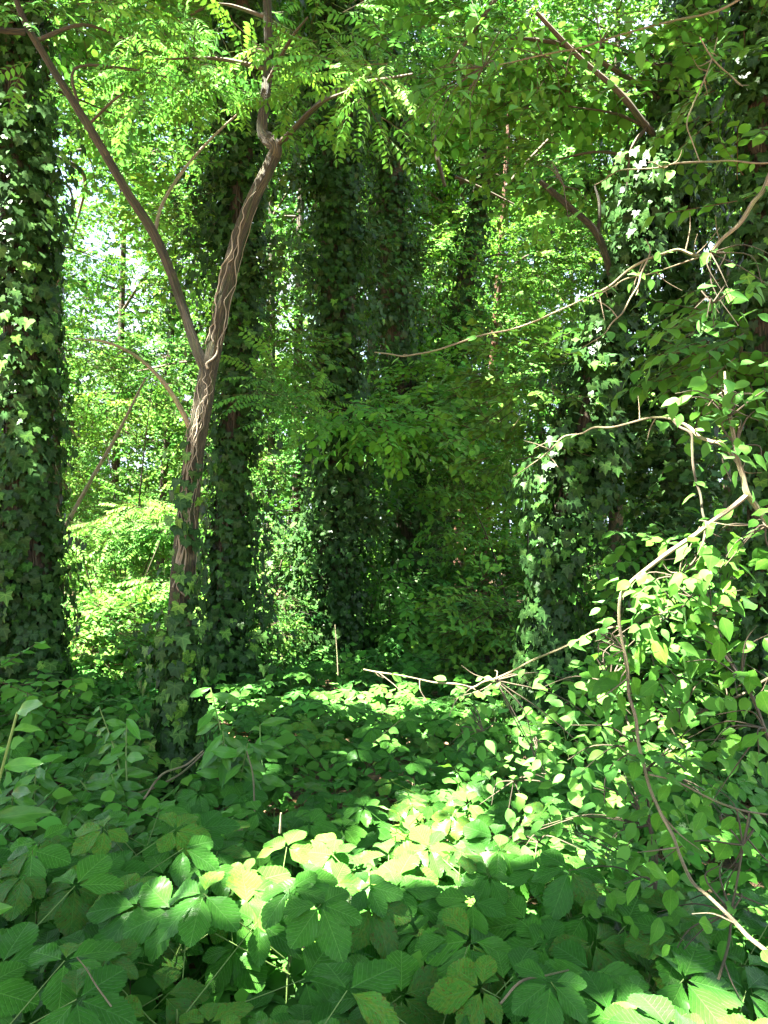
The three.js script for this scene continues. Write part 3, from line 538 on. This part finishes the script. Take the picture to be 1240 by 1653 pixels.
// ---------------------------------------------------------------- trees farther back
seed(501);
const back = [
  // px at base, py at base, depth, px at top(-100), radius, label
  [604, 935, 17, 598, 0.12, 'dark straight trunk in the gap between the two central trunks', M.bark],
  [706, 930, 19, 716, 0.07, 'thin dark trunk beside the low bright gap in the wood', M.bark],
  [727, 932, 18.5, 731, 0.08, 'thin dark trunk between the bright gap and the reddish trunk', M.bark],
  [742, 935, 17.5, 752, 0.11, 'reddish-brown sunlit trunk beyond the dark hollow', M.red],
  [776, 928, 16, 838, 0.09, 'slim bare brown trunk slanting right behind the leaning ivy trunk', M.red],
  [872, 935, 20, 868, 0.12, 'thin grey trunk against the pale sky gap left of the leaning ivy', M.bark],
  [438, 950, 14, 432, 0.07, 'thin pale trunk among the light shrubs right of the forked tree', M.olive],
  [478, 950, 15, 486, 0.1, 'dim slender trunk left of the central ivy trunk', M.bark],
  [180, 960, 18, 200, 0.1, 'slender trunk deep in the wood behind the sunlit left shrub', M.bark],
  [255, 955, 16, 290, 0.08, 'thin leaning trunk just left of the forked trunk, far back', M.bark],
  [990, 950, 15, 1010, 0.14, 'far trunk showing through the ivy at the right', M.bark],
  [1180, 950, 14, 1185, 0.15, 'far trunk half hidden near the right picture edge', M.bark],
  [820, 940, 22, 812, 0.1, 'faint trunk deep behind the slanting bare one', M.bark],
  [340, 945, 21, 336, 0.11, 'faint far trunk masked by the forked tree', M.bark],
  [20, 960, 15, 10, 0.14, 'far trunk hidden behind the left-edge trunk', M.bark],
  [930, 940, 24, 925, 0.13, 'distant trunk behind the snapped limb', M.bark],
  [560, 945, 25, 552, 0.12, 'distant trunk behind the nearer central trunk', M.bark],
  [660, 940, 26, 672, 0.12, 'distant trunk behind the second central trunk', M.bark],
];
back.forEach(([bx, by, d, tx, r, label, mat], i) => {
  seed(520 + i);
  const b = at(bx, by, d), gy = groundY(b.x, b.z), top = at(tx, -100, d), dx = (top.x - b.x) / (top.y - b.y), H = 13 + R() * 3;
  const pts = [V(b.x, gy - 0.1, b.z), V(b.x + dx * 2 + gs() * 0.05, 2, b.z), V(b.x + dx * 5 + gs() * 0.08, 5, b.z + gs() * 0.1), V(b.x + dx * 9, 9, b.z), V(b.x + dx * H, H, b.z)];
  const tree = thing('woodland_tree', label, 'tree', V(b.x, gy, b.z), 'trees in the depth of the wood');
  part('trunk', tube(pts, [r * 1.3, r, r * 0.9, r * 0.6, r * 0.25], { seg: 8, steps: 24, rough: 0.15 }), mat, tree);
  const key = 'back' + i; TREES[key] = { tree, curve: new THREE.CatmullRomCurve3(pts), pts, boughs: [] };
  const list = [];
  for (let k = 0; k < 21; k++) { const y = 2.6 + Math.pow(R(), 0.85) * (H - 2), w = 2.2 * (1 - Math.abs(y - 7) / 14); list.push([V(b.x + dx * y + gs() * w, y, b.z + gs() * w), rr(0.8, 1.5), rr(0.5, 0.9), 170, R() < 0.6 ? 'ovate' : 'small', { size: 1.35, warm: 0.16 }]); }
  crown(key, list, { gaps: 0.03 });
});
// the far wood: one mass of leaves beyond the last trunks one can tell apart
{
  seed(601);
  const list = [];
  for (let i = 0; i < 420; i++) {
    const z = -rr(26, 40), x = rr(-0.62, 0.62) * -z, y = 0.5 + Math.pow(R(), 1.1) * 20;
    if (noise.noise(x * 0.25, y * 0.3, 4.4) < (y > 9 ? 0.04 : y > 6 ? -0.12 : -0.34)) continue;
    clump(list, V(x, y, z), rr(1.4, 2.6), rr(1, 1.8), 130, { size: 2.3, gaps: -0.1, solid: true });
  }
  const w = stuff('far_wood', S.ovate, M.foliage, list, null, 'mass of pale sunlit foliage closing off the wood behind the trunks');
  w.userData.category = 'woodland';
}

// ---------------------------------------------------------------- shrubs of the understorey
function shrub(name, label, base, canes, clumps, opts = {}, group) {
  const gy = groundY(base.x, base.z), t = thing(name, label, 'shrub', V(base.x, gy, base.z), group);
  for (const c of canes) part('stem', tube([V(base.x + gs() * 0.1, gy - 0.05, base.z + gs() * 0.1), ...c], [0.016, 0.012, 0.005], { seg: 6, steps: 14 }), M.darktwig, t);
  const byKind = {};
  for (const [c, rx, ry, n, kind, o] of clumps) clump((byKind[kind] ??= []), c, rx, ry, n, { gaps: -0.25, ...opts, ...o });
  for (const k in byKind) stuff('foliage', S[k], M.foliage, byKind[k], t);
  return t;
}
seed(701);
const bush = (name, label, px, py, d, w, h, n, kind, o = {}, group) => {
  const top = at(px, py, d), b = V(top.x, 0, top.z), clumps = [], canes = [];
  const count = Math.max(4, Math.round(n / 45));
  for (let i = 0; i < count; i++) { const c = V(top.x + gs() * w, rr(0.25, 1) * (top.y + h), top.z + gs() * w * 0.7); clumps.push([c, w * rr(0.35, 0.6), (o.flat ?? 0.3) * rr(0.6, 1.2), Math.round(n / count), kind]); if (i < 6) canes.push([V((b.x + c.x) / 2 + gs() * 0.1, c.y * 0.6, (b.z + c.z) / 2), c]); }
  return shrub(name, label, b, canes, clumps, o, group);
};
bush('elder_shrub', 'sunlit pale shrub with layered leaves left of the forked trunk', 200, 860, 9.2, 0.95, 0.35, 700, 'pinnate', { flat: 0.16, size: 1.15 });
bush('undergrowth_shrub', 'low bright bush at the foot of the sunlit left shrub', 165, 1010, 8, 0.7, 0.1, 330, 'ovate', {});
bush('undergrowth_shrub', 'dim shrub in the shade above the sunlit left shrub', 215, 660, 12.5, 1.2, 0.3, 500, 'small', {});
bush('undergrowth_shrub', 'light airy shrub right of the forked trunk', 430, 800, 10.6, 0.85, 0.5, 520, 'small', {});
bush('undergrowth_shrub', 'low speckled bush at the foot of the ivy trunk behind the fork', 420, 980, 9.2, 0.6, 0.1, 300, 'small', {});
bush('undergrowth_shrub', 'dark shrub at the foot of the second central trunk', 640, 960, 10.5, 0.8, 0.2, 320, 'broad', {});
bush('undergrowth_shrub', 'dark bush under the low bright gap in the wood', 740, 960, 11.5, 0.9, 0.1, 320, 'ovate', {});
bush('undergrowth_shrub', 'dim shrub filling the gap between the two central trunks', 600, 880, 12.8, 0.8, 0.4, 420, 'broad', {});
bush('undergrowth_shrub', 'dim shrub in front of the reddish far trunk', 700, 900, 14, 1.1, 0.3, 460, 'broad', {});
bush('undergrowth_shrub', 'dim shrub left of the central trunk foot', 478, 900, 12.2, 0.7, 0.4, 380, 'broad', {});
bush('undergrowth_shrub', 'sun-flecked bush left of the leaning ivy trunk foot', 800, 1000, 8, 0.6, 0.15, 320, 'ovate', {});
bush('undergrowth_shrub', 'bright bush seen between the two right-hand ivy trunks', 950, 930, 9.5, 0.7, 0.3, 330, 'ovate', {});
bush('undergrowth_shrub', 'dense shrub between the slanting bare trunk and the leaning ivy', 845, 790, 11, 0.9, 0.3, 450, 'ovate', {});
bush('undergrowth_shrub', 'shaded bush at the foot of the left-edge trunk', 60, 1140, 5.6, 0.5, 0.1, 220, 'broad', {});
bush('undergrowth_shrub', 'dark bush beside the lower right trunk', 1130, 960, 6, 0.7, 0.3, 330, 'broad', {});
for (let i = 0; i < 9; i++) bush('background_shrub', 'leafy bush closing the gaps at the back of the wood', 20 + i * 150 + rr(-30, 30), rr(800, 870), rr(18, 23), 2.0, 0.8, 700, 'ovate', { size: 1.4 }, 'bushes at the back of the wood');

// ground cover between plants and trunks
{
  seed(801);
  const low = [], palm = [], grass = [];
  for (let i = 0; i < 5200; i++) { const z = -rr(3.2, 16), x = rr(-0.6, 0.6) * (-z + 1.5), p = V(x, groundY(x, z) + rr(0.04, z > -8 ? 0.2 : 0.32), z); if (R() < (z > -8 ? 0.12 : 0.4)) low.push([frame(p, V(gs(), 0.5, gs()), V(gs() * 0.5, 1, gs() * 0.5 + 0.2), rr(0.7, 1.1)), tone()]); else palm.push([frame(p, V(gs(), rr(-0.2, 0.1), 0.6 + gs()), V(gs() * 0.4, 1, gs() * 0.4 + 0.3), rr(0.75, 1.2)), tone(0.25, 0.1)]); }
  for (let i = 0; i < 160; i++) { const z = -rr(8, 14), x = rr(-0.6, 0.6) * -z, p = V(x, groundY(x, z), z); grass.push([frame(p, V(gs() * 0.2, 1, gs() * 0.2), V(0, 0, 1), rr(0.7, 1.3)), tone()]); }
  for (let i = 0; i < 1500; i++) { const z = -rr(0.9, 3.6), x = rr(-0.62, 0.62) * (-z + 0.5), p = V(x, groundY(x, z) + rr(0.05, 0.3), z); palm.push([frame(p, V(gs(), rr(-0.2, 0.1), 0.6 + gs()), V(gs() * 0.4, 1, gs() * 0.4 + 0.3), rr(0.6, 1.1)), tone(0.3, 0.12)]); if (i % 5 === 0 && p.y < 0.2) low.push([frame(p, V(gs(), 0.6, gs()), V(gs() * 0.5, 1, gs() * 0.5 + 0.2), rr(0.4, 0.8)), tone()]); }
  for (let i = 0; i < 2200; i++) { const z = -rr(6, 11.5), x = rr(-0.55, 0.5) * -z, p = V(x, groundY(x, z) + rr(0.08, 0.4), z); palm.push([frame(p, V(gs(), rr(-0.2, 0.1), 0.6 + gs()), V(gs() * 0.4, 1, gs() * 0.4 + 0.35), rr(0.8, 1.3)), tone(0.3, 0.12)]); }
  const litter = [];
  for (let i = 0; i < 9000; i++) { const z = -Math.pow(R(), 1.6) * 14 - 0.6, x = rr(-0.65, 0.65) * (-z + 0.8), p = V(x, groundY(x, z) + rr(0.004, 0.03), z), k = rr(0.5, 1.3); litter.push([frame(p, V(gs(), gs() * 0.25, gs()), V(gs() * 0.5, 1, gs() * 0.5), rr(0.04, 0.1)), new THREE.Color(k, k * rr(0.75, 1), k * rr(0.6, 1))]); }
  const dead = stuff('leaf_litter', paint(G.ovate[1].clone(), [0.16, 0.1, 0.055]), M.foliage, litter, null, 'brown dead leaves strewn over the soil under the plants'); dead.userData.category = 'leaf litter';
  const a = stuff('undergrowth', S.broad, M.foliage, low, null, 'low leafy ground cover carpeting the floor of the wood'); a.userData.category = 'undergrowth';
  const b = stuff('undergrowth', S.palmate, M.foliage, palm, null, 'carpet of small hand-shaped leaves on the shaded floor'); b.userData.category = 'undergrowth';
  const c = stuff('grass', S.grass, M.foliage, grass, null, 'thin grass blades scattered among the undergrowth'); c.userData.category = 'grass';
}

// ---------------------------------------------------------------- foreground creeper plants with large toothed leaflets
const petioleGeo = (() => { const g = new THREE.CylinderGeometry(0.6, 1, 1, 5, 1, true); g.translate(0, 0.5, 0); return g; })();
const rod = (a, b, r) => { const d = b.clone().sub(a), L = d.length(); return frame(a, d, V(0.3, 0.2, 1), [r, L, r]); };
function creeperLeaf(plant, from, c, normal, heading, size, split) {
  const leaf = split ? new THREE.Group() : null, n = pick([3, 5, 5, 5, 5]), spread = n === 3 ? 1.15 : 0.98, mat = pick(M.creeper);
  if (leaf) { leaf.name = 'leaf'; leaf.position.copy(c).sub(plant.position); plant.add(leaf); }
  const X = heading.clone().addScaledVector(normal, -heading.dot(normal)).normalize(), Y = V().crossVectors(normal, X);
  const geos = [];
  for (let k = 0; k < n; k++) {
    const q = k - (n - 1) / 2, a = q * spread + gs() * 0.12, s = size * (1 - 0.14 * Math.abs(q)) * rr(0.9, 1.1);
    const dir = X.clone().multiplyScalar(Math.cos(a)).addScaledVector(Y, Math.sin(a)).addScaledVector(normal, rr(-0.28, 0.02)), nor = normal.clone().add(V(gs() * 0.16, 0, gs() * 0.16)).addScaledVector(dir, 0.1);
    const m = frame(c.clone().addScaledVector(dir, 0.012), dir, nor, s), g = pick(G.leaflet);
    if (leaf) put('leaflet', g, R() < 0.75 ? mat : pick(M.creeper), leaf, m, c); else geos.push(at3(m, g));
  }
  if (leaf) put('petiole', petioleGeo, M.stem, leaf, rod(from, c, 0.0022), c);
  else { geos.push(at3(rod(from, c, 0.0022), petioleGeo)); geos[geos.length - 1] = geos[geos.length - 1]; part('leaf', mergeGeometries(geos), mat, plant); }
}
function creeper(x, z, h, leaves, size, split, label, group) {
  const gy = groundY(x, z), base = V(x, gy, z), plant = thing('creeper_plant', label, 'plant', base, group), top = V(x + gs() * 0.06, h * 0.75, z + gs() * 0.06);
  part('stem', tube([V(x, gy - 0.03, z), V((x + top.x) / 2 + gs() * 0.03, h * 0.4, (z + top.z) / 2 + gs() * 0.03), top], [0.005, 0.004, 0.003], { seg: 5, steps: 8 }), M.stem, plant);
  for (let i = 0; i < leaves; i++) {
    const a = i * 2.4 + rr(-0.4, 0.4), r = rr(0.05, 0.34), c = V(x + Math.cos(a) * r, h + rr(-0.12, 0.06) - r * 0.15, z + Math.sin(a) * r);
    if (EYE.distanceTo(c) < 1.3) continue;
    const nor = V(Math.cos(a) * 0.16 + gs() * 0.16, 1, Math.sin(a) * 0.16 + 0.42 + gs() * 0.16).normalize();
    creeperLeaf(plant, top.clone().add(V(0, -rr(0, 0.12), 0)), c, nor, V(Math.cos(a) + gs() * 0.5, 0, Math.sin(a) + gs() * 0.5), size * pick([0.7, 0.85, 0.95, 1, 1.05, 1.2]) * rr(0.92, 1.08), split);
  }
}
{
  seed(901);
  const zones = (px, py) => {
    if (py > 1520) return px < 620 ? ['big-leaved shaded creeper plant at the bottom edge, left half', 'shaded creeper plants at the bottom left'] : ['big-leaved creeper plant along the bottom edge, right half', 'creeper plants at the bottom right'];
    if (px > 330 && px < 820 && py > 1230) return ['bright creeper plant in the central sun patch', 'creeper plants in the sun patch'];
    if (px <= 330) return ['shaded creeper plant in front of the forked tree foot', 'creeper plants before the forked tree'];
    if (px >= 820) return ['creeper plant mixed into the foot of the right shrub', 'creeper plants under the right shrub'];
    return ['shaded creeper plant on the slope behind the sun patch', 'creeper plants behind the sun patch'];
  };
  const spots = [];
  let tries = 0;
  while (spots.length < 52 && tries++ < 6000) {             // near
    const z = -rr(1.5, 3.15), x = rr(-0.58, 0.56) * (-z + 0.3);
    if (x > 0.75 && z < -2.5) continue;
    if (spots.every(([a, b]) => Math.hypot(a - x, b - z) > 0.2)) spots.push([x, z]);
  }
  const order = ['first', 'second', 'third', 'fourth', 'fifth', 'sixth', 'seventh', 'eighth', 'ninth', 'tenth', 'eleventh', 'twelfth', 'thirteenth', 'fourteenth', 'fifteenth', 'sixteenth', 'seventeenth', 'eighteenth', 'nineteenth', 'twentieth'], count = {};
  spots.sort((p, q) => toPix(V(p[0], 0.5, p[1]))[0] - toPix(V(q[0], 0.5, q[1]))[0]);
  for (const [x, z] of spots) { const h = 0.5 + gs() * 0.07 + 0.06 * noise.noise(x * 2, z * 2, 1), [px, py] = toPix(V(x, h, z)); const [l, g] = zones(px, py), k = (count[g] = (count[g] ?? -1) + 1); creeper(x, z, h, 7, 0.138, true, l + ', ' + order[Math.min(19, k)] + ' from left', g); }
  const far = [];
  tries = 0;
  while (far.length < 95 && tries++ < 9000) {               // farther up the slope
    const z = -rr(3.1, 6.4), x = rr(-0.5, 0.42) * (-z + 0.3);
    if (Math.hypot(x + 1.27, z + 4.8) < 0.3 || (x > 0.9 && z > -4)) continue;
    if (far.every(([a, b]) => Math.hypot(a - x, b - z) > 0.26)) far.push([x, z]);
  }
  for (const [x, z] of far) { const h = 0.33 + gs() * 0.05, [px, py] = toPix(V(x, h, z)); const [l, g] = zones(px, py); creeper(x, z, h, 6, 0.12, false, 'smaller ' + l, 'smaller ' + g); }
}

// ---------------------------------------------------------------- laurel shoots with long glossy leaves
function laurel(label, foot, shoots) {
  const b = V(foot.x, groundY(foot.x, foot.z), foot.z), t = thing('laurel_shoot', label, 'plant', b);
  for (const [tip, n, size] of shoots) {
    const mid = b.clone().lerp(tip, 0.55).add(V(gs() * 0.05, 0.05, gs() * 0.05)), c = new THREE.CatmullRomCurve3([b, mid, tip]);
    part('stem', tube([b, mid, tip], [0.007, 0.005, 0.003], { seg: 6, steps: 12 }), M.stem, t);
    for (let i = 0; i < n; i++) { const k = 0.45 + 0.55 * i / (n - 1), p = c.getPoint(k), a = i * 2.4 + rr(-0.3, 0.3), d = V(Math.cos(a), rr(-0.7, 0.3), Math.sin(a) * 0.6); put('leaf', pick(G.lance), pick(M.laurel), t, frame(p, d, V(gs() * 0.4, 0.6, 0.9), size * rr(0.8, 1.2)), b); }
  }
}
seed(951);
laurel('laurel shoot with drooping glossy leaves right of the forked tree foot', gAt(372, 1370, 0), [[at(360, 1180, 4.2), 16, 0.17], [at(400, 1200, 4.1), 14, 0.16], [at(340, 1110, 4.5), 10, 0.15], [at(420, 1170, 4.3), 9, 0.15]]);
laurel('bright laurel shoot left of the forked tree foot', gAt(215, 1380, 0), [[at(160, 1140, 4.4), 12, 0.14], [at(205, 1160, 4.3), 12, 0.15], [at(180, 1250, 4.2), 14, 0.17], [at(130, 1260, 4.2), 10, 0.16]]);
laurel('pale leaf shoot entering at the left picture edge', V(-1.32, 0, -2.1), [[at(28, 1150, 2.0), 12, 0.13]]);
laurel('dark laurel shoots under the left-edge trunk', gAt(70, 1390, 0), [[at(60, 1230, 4), 14, 0.15], [at(110, 1300, 3.9), 12, 0.15], [at(20, 1280, 3.8), 12, 0.15]]);

// ---------------------------------------------------------------- the leafy shrub at the right with its arching canes
{
  seed(1001);
  const b0 = gAt(1180, 1500, 0), base = V(b0.x, groundY(b0.x, b0.z), b0.z);
  const t = thing('leafy_shrub', 'sprawling shrub with arching grey canes and bright oval leaves at the right', 'shrub', base);
  const canes = [];
  const kink = (pts) => pts.flatMap((p, i) => { if (!i) return [p]; const q = pts[i - 1], L = q.distanceTo(p), m = q.clone().lerp(p, rr(0.4, 0.6)).addScaledVector(rdir(), L * rr(0.02, 0.075)); return [m, p.clone().addScaledVector(rdir(), L * 0.02)]; });
  const cane = (px, r, mat = M.twig) => {
    const pts = kink(px.map(([x, y, d]) => at(x, y, d)));
    const line = new THREE.CatmullRomCurve3(pts, false, 'centripetal'), len = line.getLength();
    for (let i = 0; i < len * 5; i++) { const a = line.getPoint(rr(0.1, 0.95)), e = a.clone().addScaledVector(rdir(), rr(0.03, 0.15)); part('twig', tube([a, a.clone().lerp(e, 0.5).addScaledVector(rdir(), 0.012), e], [0.0028, 0.002, 0.001], { seg: 4, steps: 6 }), mat, t); } part('branch', tube(pts, r.map((q) => q * 0.64), { seg: 7, steps: pts.length * 8, rough: 0.35 }), mat, t);
    canes.push(line);
  };
  cane([[1262, 880, 2.5], [1235, 840, 2.5], [1205, 795, 2.5], [1192, 740, 2.55], [1178, 660, 2.6], [1172, 600, 2.7]], [0.016, 0.015, 0.015, 0.012, 0.009, 0.005]);
  cane([[1205, 800, 2.5], [1150, 840, 2.45], [1080, 890, 2.4], [1020, 938, 2.38], [1003, 960, 2.36], [1004, 1030, 2.34], [1014, 1120, 2.3], [1030, 1200, 2.25], [1048, 1270, 2.2], [1085, 1350, 2.1], [1120, 1425, 2.0], [1180, 1480, 1.9], [1240, 1540, 1.8], [1290, 1590, 1.75]], [0.013, 0.011, 0.01, 0.0095, 0.009, 0.008, 0.008, 0.007, 0.007, 0.006, 0.007, 0.008, 0.009]);
  cane([[1003, 1010, 2.36], [940, 1030, 2.6], [860, 1065, 2.8], [800, 1095, 2.95], [762, 1110, 3.0], [700, 1102, 3.05], [640, 1088, 3.1], [588, 1080, 3.15]], [0.005, 0.0055, 0.006, 0.006, 0.007, 0.006, 0.005, 0.006]);
  cane([[800, 1098, 2.95], [765, 1118, 2.95], [732, 1130, 2.95]], [0.003, 0.003, 0.002]);
  cane([[1260, 250, 2.9], [1232, 310, 2.9], [1195, 360, 2.9], [1142, 412, 2.9], [1095, 404, 2.95], [1045, 418, 3.0], [985, 462, 3.05], [930, 490, 3.1], [860, 520, 3.2], [780, 541, 3.3], [700, 566, 3.4], [650, 575, 3.45], [604, 569, 3.5]], [0.014, 0.013, 0.012, 0.011, 0.008, 0.0075, 0.007, 0.0065, 0.0065, 0.006, 0.006, 0.005, 0.004]);
  cane([[1045, 420, 3.0], [1030, 460, 2.95], [1005, 505, 2.9], [975, 540, 2.9], [938, 563, 2.9]], [0.006, 0.006, 0.005, 0.004, 0.003]);
  cane([[1140, 412, 2.9], [1080, 432, 2.95], [1010, 450, 3.0], [960, 480, 3.0]], [0.005, 0.004, 0.004, 0.002]);
  cane([[1260, 262, 2.7], [1180, 259, 2.75], [1130, 262, 2.8], [1060, 270, 2.85], [1000, 276, 2.9], [960, 300, 3.0]], [0.006, 0.006, 0.006, 0.005, 0.004, 0.002]);
  cane([[1130, 262, 2.8], [1110, 200, 2.8], [1135, 130, 2.8], [1160, 60, 2.8]], [0.003, 0.004, 0.004, 0.003]);
  cane([[1130, 60, 2.7], [1160, 105, 2.7], [1200, 140, 2.7]], [0.004, 0.004, 0.003]);
  cane([[1320, -60, 3.2], [1160, 15, 3.3], [1000, 60, 3.4], [880, 85, 3.5], [760, 110, 3.6]], [0.01, 0.008, 0.007, 0.006, 0.003]);
  cane([[1190, 745, 2.56], [1150, 712, 2.8], [1115, 690, 2.95], [1080, 675, 3.0], [1020, 681, 3.1], [960, 690, 3.2], [910, 705, 3.3], [880, 735, 3.35], [830, 770, 3.4]], [0.01, 0.009, 0.01, 0.008, 0.007, 0.006, 0.005, 0.004, 0.003]);
  cane([[1085, 677, 3.0], [1115, 700, 2.9], [1118, 750, 2.8], [1132, 800, 2.7], [1138, 850, 2.6], [1128, 960, 2.5], [1175, 1060, 2.4], [1215, 1130, 2.3], [1245, 1200, 2.2]], [0.007, 0.008, 0.007, 0.006, 0.006, 0.006, 0.007, 0.008, 0.008], M.darktwig);
  cane([[1048, 1250, 2.2], [1110, 1270, 2.2], [1170, 1300, 2.2], [1240, 1316, 2.2]], [0.004, 0.004, 0.004, 0.004]);
  cane([[1210, 1310, 2.2], [1195, 1390, 2.15], [1180, 1470, 2.1], [1160, 1580, 2.05]], [0.004, 0.005, 0.005, 0.006], M.darktwig);
  cane([[1130, 850, 2.5], [1100, 910, 2.5], [1098, 990, 2.5]], [0.003, 0.003, 0.002]);
  cane([[1240, 850, 2.3], [1180, 847, 2.3], [1130, 840, 2.35]], [0.003, 0.003, 0.002]);
  cane([[1020, 1180, 2.5], [1100, 1160, 2.5], [1200, 1120, 2.5], [1250, 1090, 2.5]], [0.005, 0.006, 0.007, 0.008], M.darktwig);
  cane([[1060, 1500, 2.4], [1058, 1400, 2.45], [1045, 1250, 2.5], [1000, 1130, 2.6], [960, 1060, 2.6]], [0.009, 0.008, 0.006, 0.005, 0.003], M.darktwig);
  // oval leaves: clusters near these points
  const spots = [[1050, 1000, 2.45, 0.17, 46], [1150, 965, 2.4, 0.14, 34], [1010, 1070, 2.4, 0.14, 34], [1190, 1080, 2.3, 0.16, 30], [1090, 1120, 2.45, 0.18, 40], [1130, 645, 2.6, 0.09, 12], [1210, 640, 2.5, 0.12, 16], [1200, 720, 2.5, 0.13, 14], [1150, 490, 2.7, 0.1, 9], [1210, 470, 2.8, 0.15, 14], [1080, 940, 2.45, 0.14, 18], [1210, 880, 2.4, 0.15, 22], [960, 1100, 2.7, 0.2, 30], [900, 1180, 3.0, 0.22, 36], [870, 1215, 3.1, 0.08, 10], [1000, 1210, 2.6, 0.22, 40], [1110, 1230, 2.5, 0.22, 36], [1200, 1230, 2.3, 0.18, 26], [940, 1300, 2.7, 0.22, 36], [1040, 1320, 2.5, 0.2, 32], [1120, 1350, 2.3, 0.18, 24], [870, 1360, 2.8, 0.18, 22], [980, 1410, 2.4, 0.2, 26], [1090, 1450, 2.2, 0.18, 20], [780, 120, 3.6, 0.3, 26], [870, 110, 3.5, 0.28, 22], [980, 80, 3.4, 0.25, 18], [910, 300, 3.3, 0.16, 10], [700, 170, 3.7, 0.2, 12], [780, 1180, 3.6, 0.2, 20], [830, 1260, 3.2, 0.2, 20]];
  const leaves = [];
  for (const k of canes) for (let i = 0; i < k.getLength() * 9; i++) { const p = k.getPoint(rr(0.05, 0.98)).addScaledVector(rdir(), 0.02); leaves.push([p, frame(p, V(gs(), -0.3 + gs() * 0.6, gs()), V(gs() * 0.6, 0.8, 0.5 + gs() * 0.5), rr(0.03, 0.07)), -p.z]); }
  for (const [x, y, d, r, n] of spots) {
    const c = at(x, y, d);
    for (let i = 0; i < n * 1.3; i++) { const p = c.clone().addScaledVector(rdir(), r * Math.pow(R(), 0.5)), dn = V(gs(), -0.25 + gs() * 0.6, gs()); leaves.push([p, frame(p, dn, V(gs() * 0.6, 0.8, 0.5 + gs() * 0.5), rr(0.035, 0.08)), d]); }
    const nearest = canes.map((k) => { let q = null, e = 1e9; for (let s = 0; s <= 1; s += 0.04) { const w = k.getPoint(s), dd = w.distanceTo(c); if (dd < e) { e = dd; q = w; } } return [e, q]; }).sort((a, b) => a[0] - b[0])[0];
    const joint = nearest[0] < r + 0.12 ? nearest[1] : c;
    for (let i = 0; i < 7; i++) { const e = c.clone().addScaledVector(rdir(), r * 0.9); part('twig', tube([joint, joint.clone().lerp(e, 0.5).add(V(gs() * 0.04, 0.03, gs() * 0.04)), e], [0.003, 0.0022, 0.0012], { seg: 4, steps: 8 }), M.darktwig, t); }
  }
  leaves.sort((a, b) => a[2] - b[2]);
  leaves.slice(0, 300).forEach(([, m]) => put('leaf', pick(G.ovate), pick(M.shrubleaf), t, m, base));
  stuff('foliage', paint(G.ovate[0].clone(), [0.075, 0.22, 0.032]), M.foliage, leaves.slice(300).map(([, m]) => [m, tone(0.25, 0.12)]), t);
}

// loose sticks on the ground
seed(1101);
const stickThing = (label, px, r) => { const pts = px.map(([x, y, d]) => at(x, y, d)), t = thing('dead_stick', label, 'stick', pts[0].clone()); part('stick', tube(pts, r, { seg: 7, steps: 24, rough: 0.15 }), M.twig, t); return t; };
stickThing('bare curved stick lying over the leaves left of the sun patch', [[288, 1322, 3.6], [330, 1325, 3.6], [372, 1333, 3.55], [390, 1340, 3.5]], [0.008, 0.011, 0.011, 0.009]);
stickThing('forked dead twig poking out at the foot of the forked tree', [[165, 1276, 4.2], [200, 1285, 4.2], [240, 1275, 4.3], [290, 1250, 4.3], [330, 1215, 4.2]], [0.006, 0.007, 0.008, 0.006, 0.005]);
stickThing('slanting bare sapling crossing the shade left of the forked tree', [[100, 860, 7], [150, 770, 7.2], [190, 700, 7.4], [235, 610, 7.6]], [0.02, 0.018, 0.016, 0.01]);
stickThing('thin upright twig above the bright leaves of the sun patch', [[452, 1345, 2.8], [454, 1312, 2.8]], [0.005, 0.003]);
stickThing('thin dead stalk standing before the laurel shoot', [[411, 1310, 3.9], [408, 1250, 3.9], [398, 1212, 3.9]], [0.004, 0.004, 0.003]);
stickThing('short pale stalk among the leaves below the sun patch', [[490, 1530, 2.2], [488, 1482, 2.2]], [0.004, 0.003]);
stickThing('fine slanting twig over the leaves near the bottom left corner', [[180, 1625, 1.85], [155, 1590, 1.87], [140, 1565, 1.9], [124, 1545, 1.9]], [0.002, 0.002, 0.0016, 0.0012]);
stickThing('thin upright pale stalk before the foot of the central trunk', [[546, 1090, 7], [544, 1050, 7], [541, 1008, 7]], [0.005, 0.004, 0.003]);
stickThing('pale twig poking from the shade left of the forked tree foot', [[232, 1290, 4], [262, 1250, 4.1], [300, 1235, 4.1], [328, 1212, 4.1]], [0.005, 0.006, 0.005, 0.004]);
stickThing('crooked reddish twig among the leaves at the bottom', [[808, 1620, 1.85], [840, 1585, 1.9], [880, 1575, 1.95], [918, 1566, 2.0]], [0.003, 0.003, 0.0025, 0.002]);

renderer.render(scene, camera);
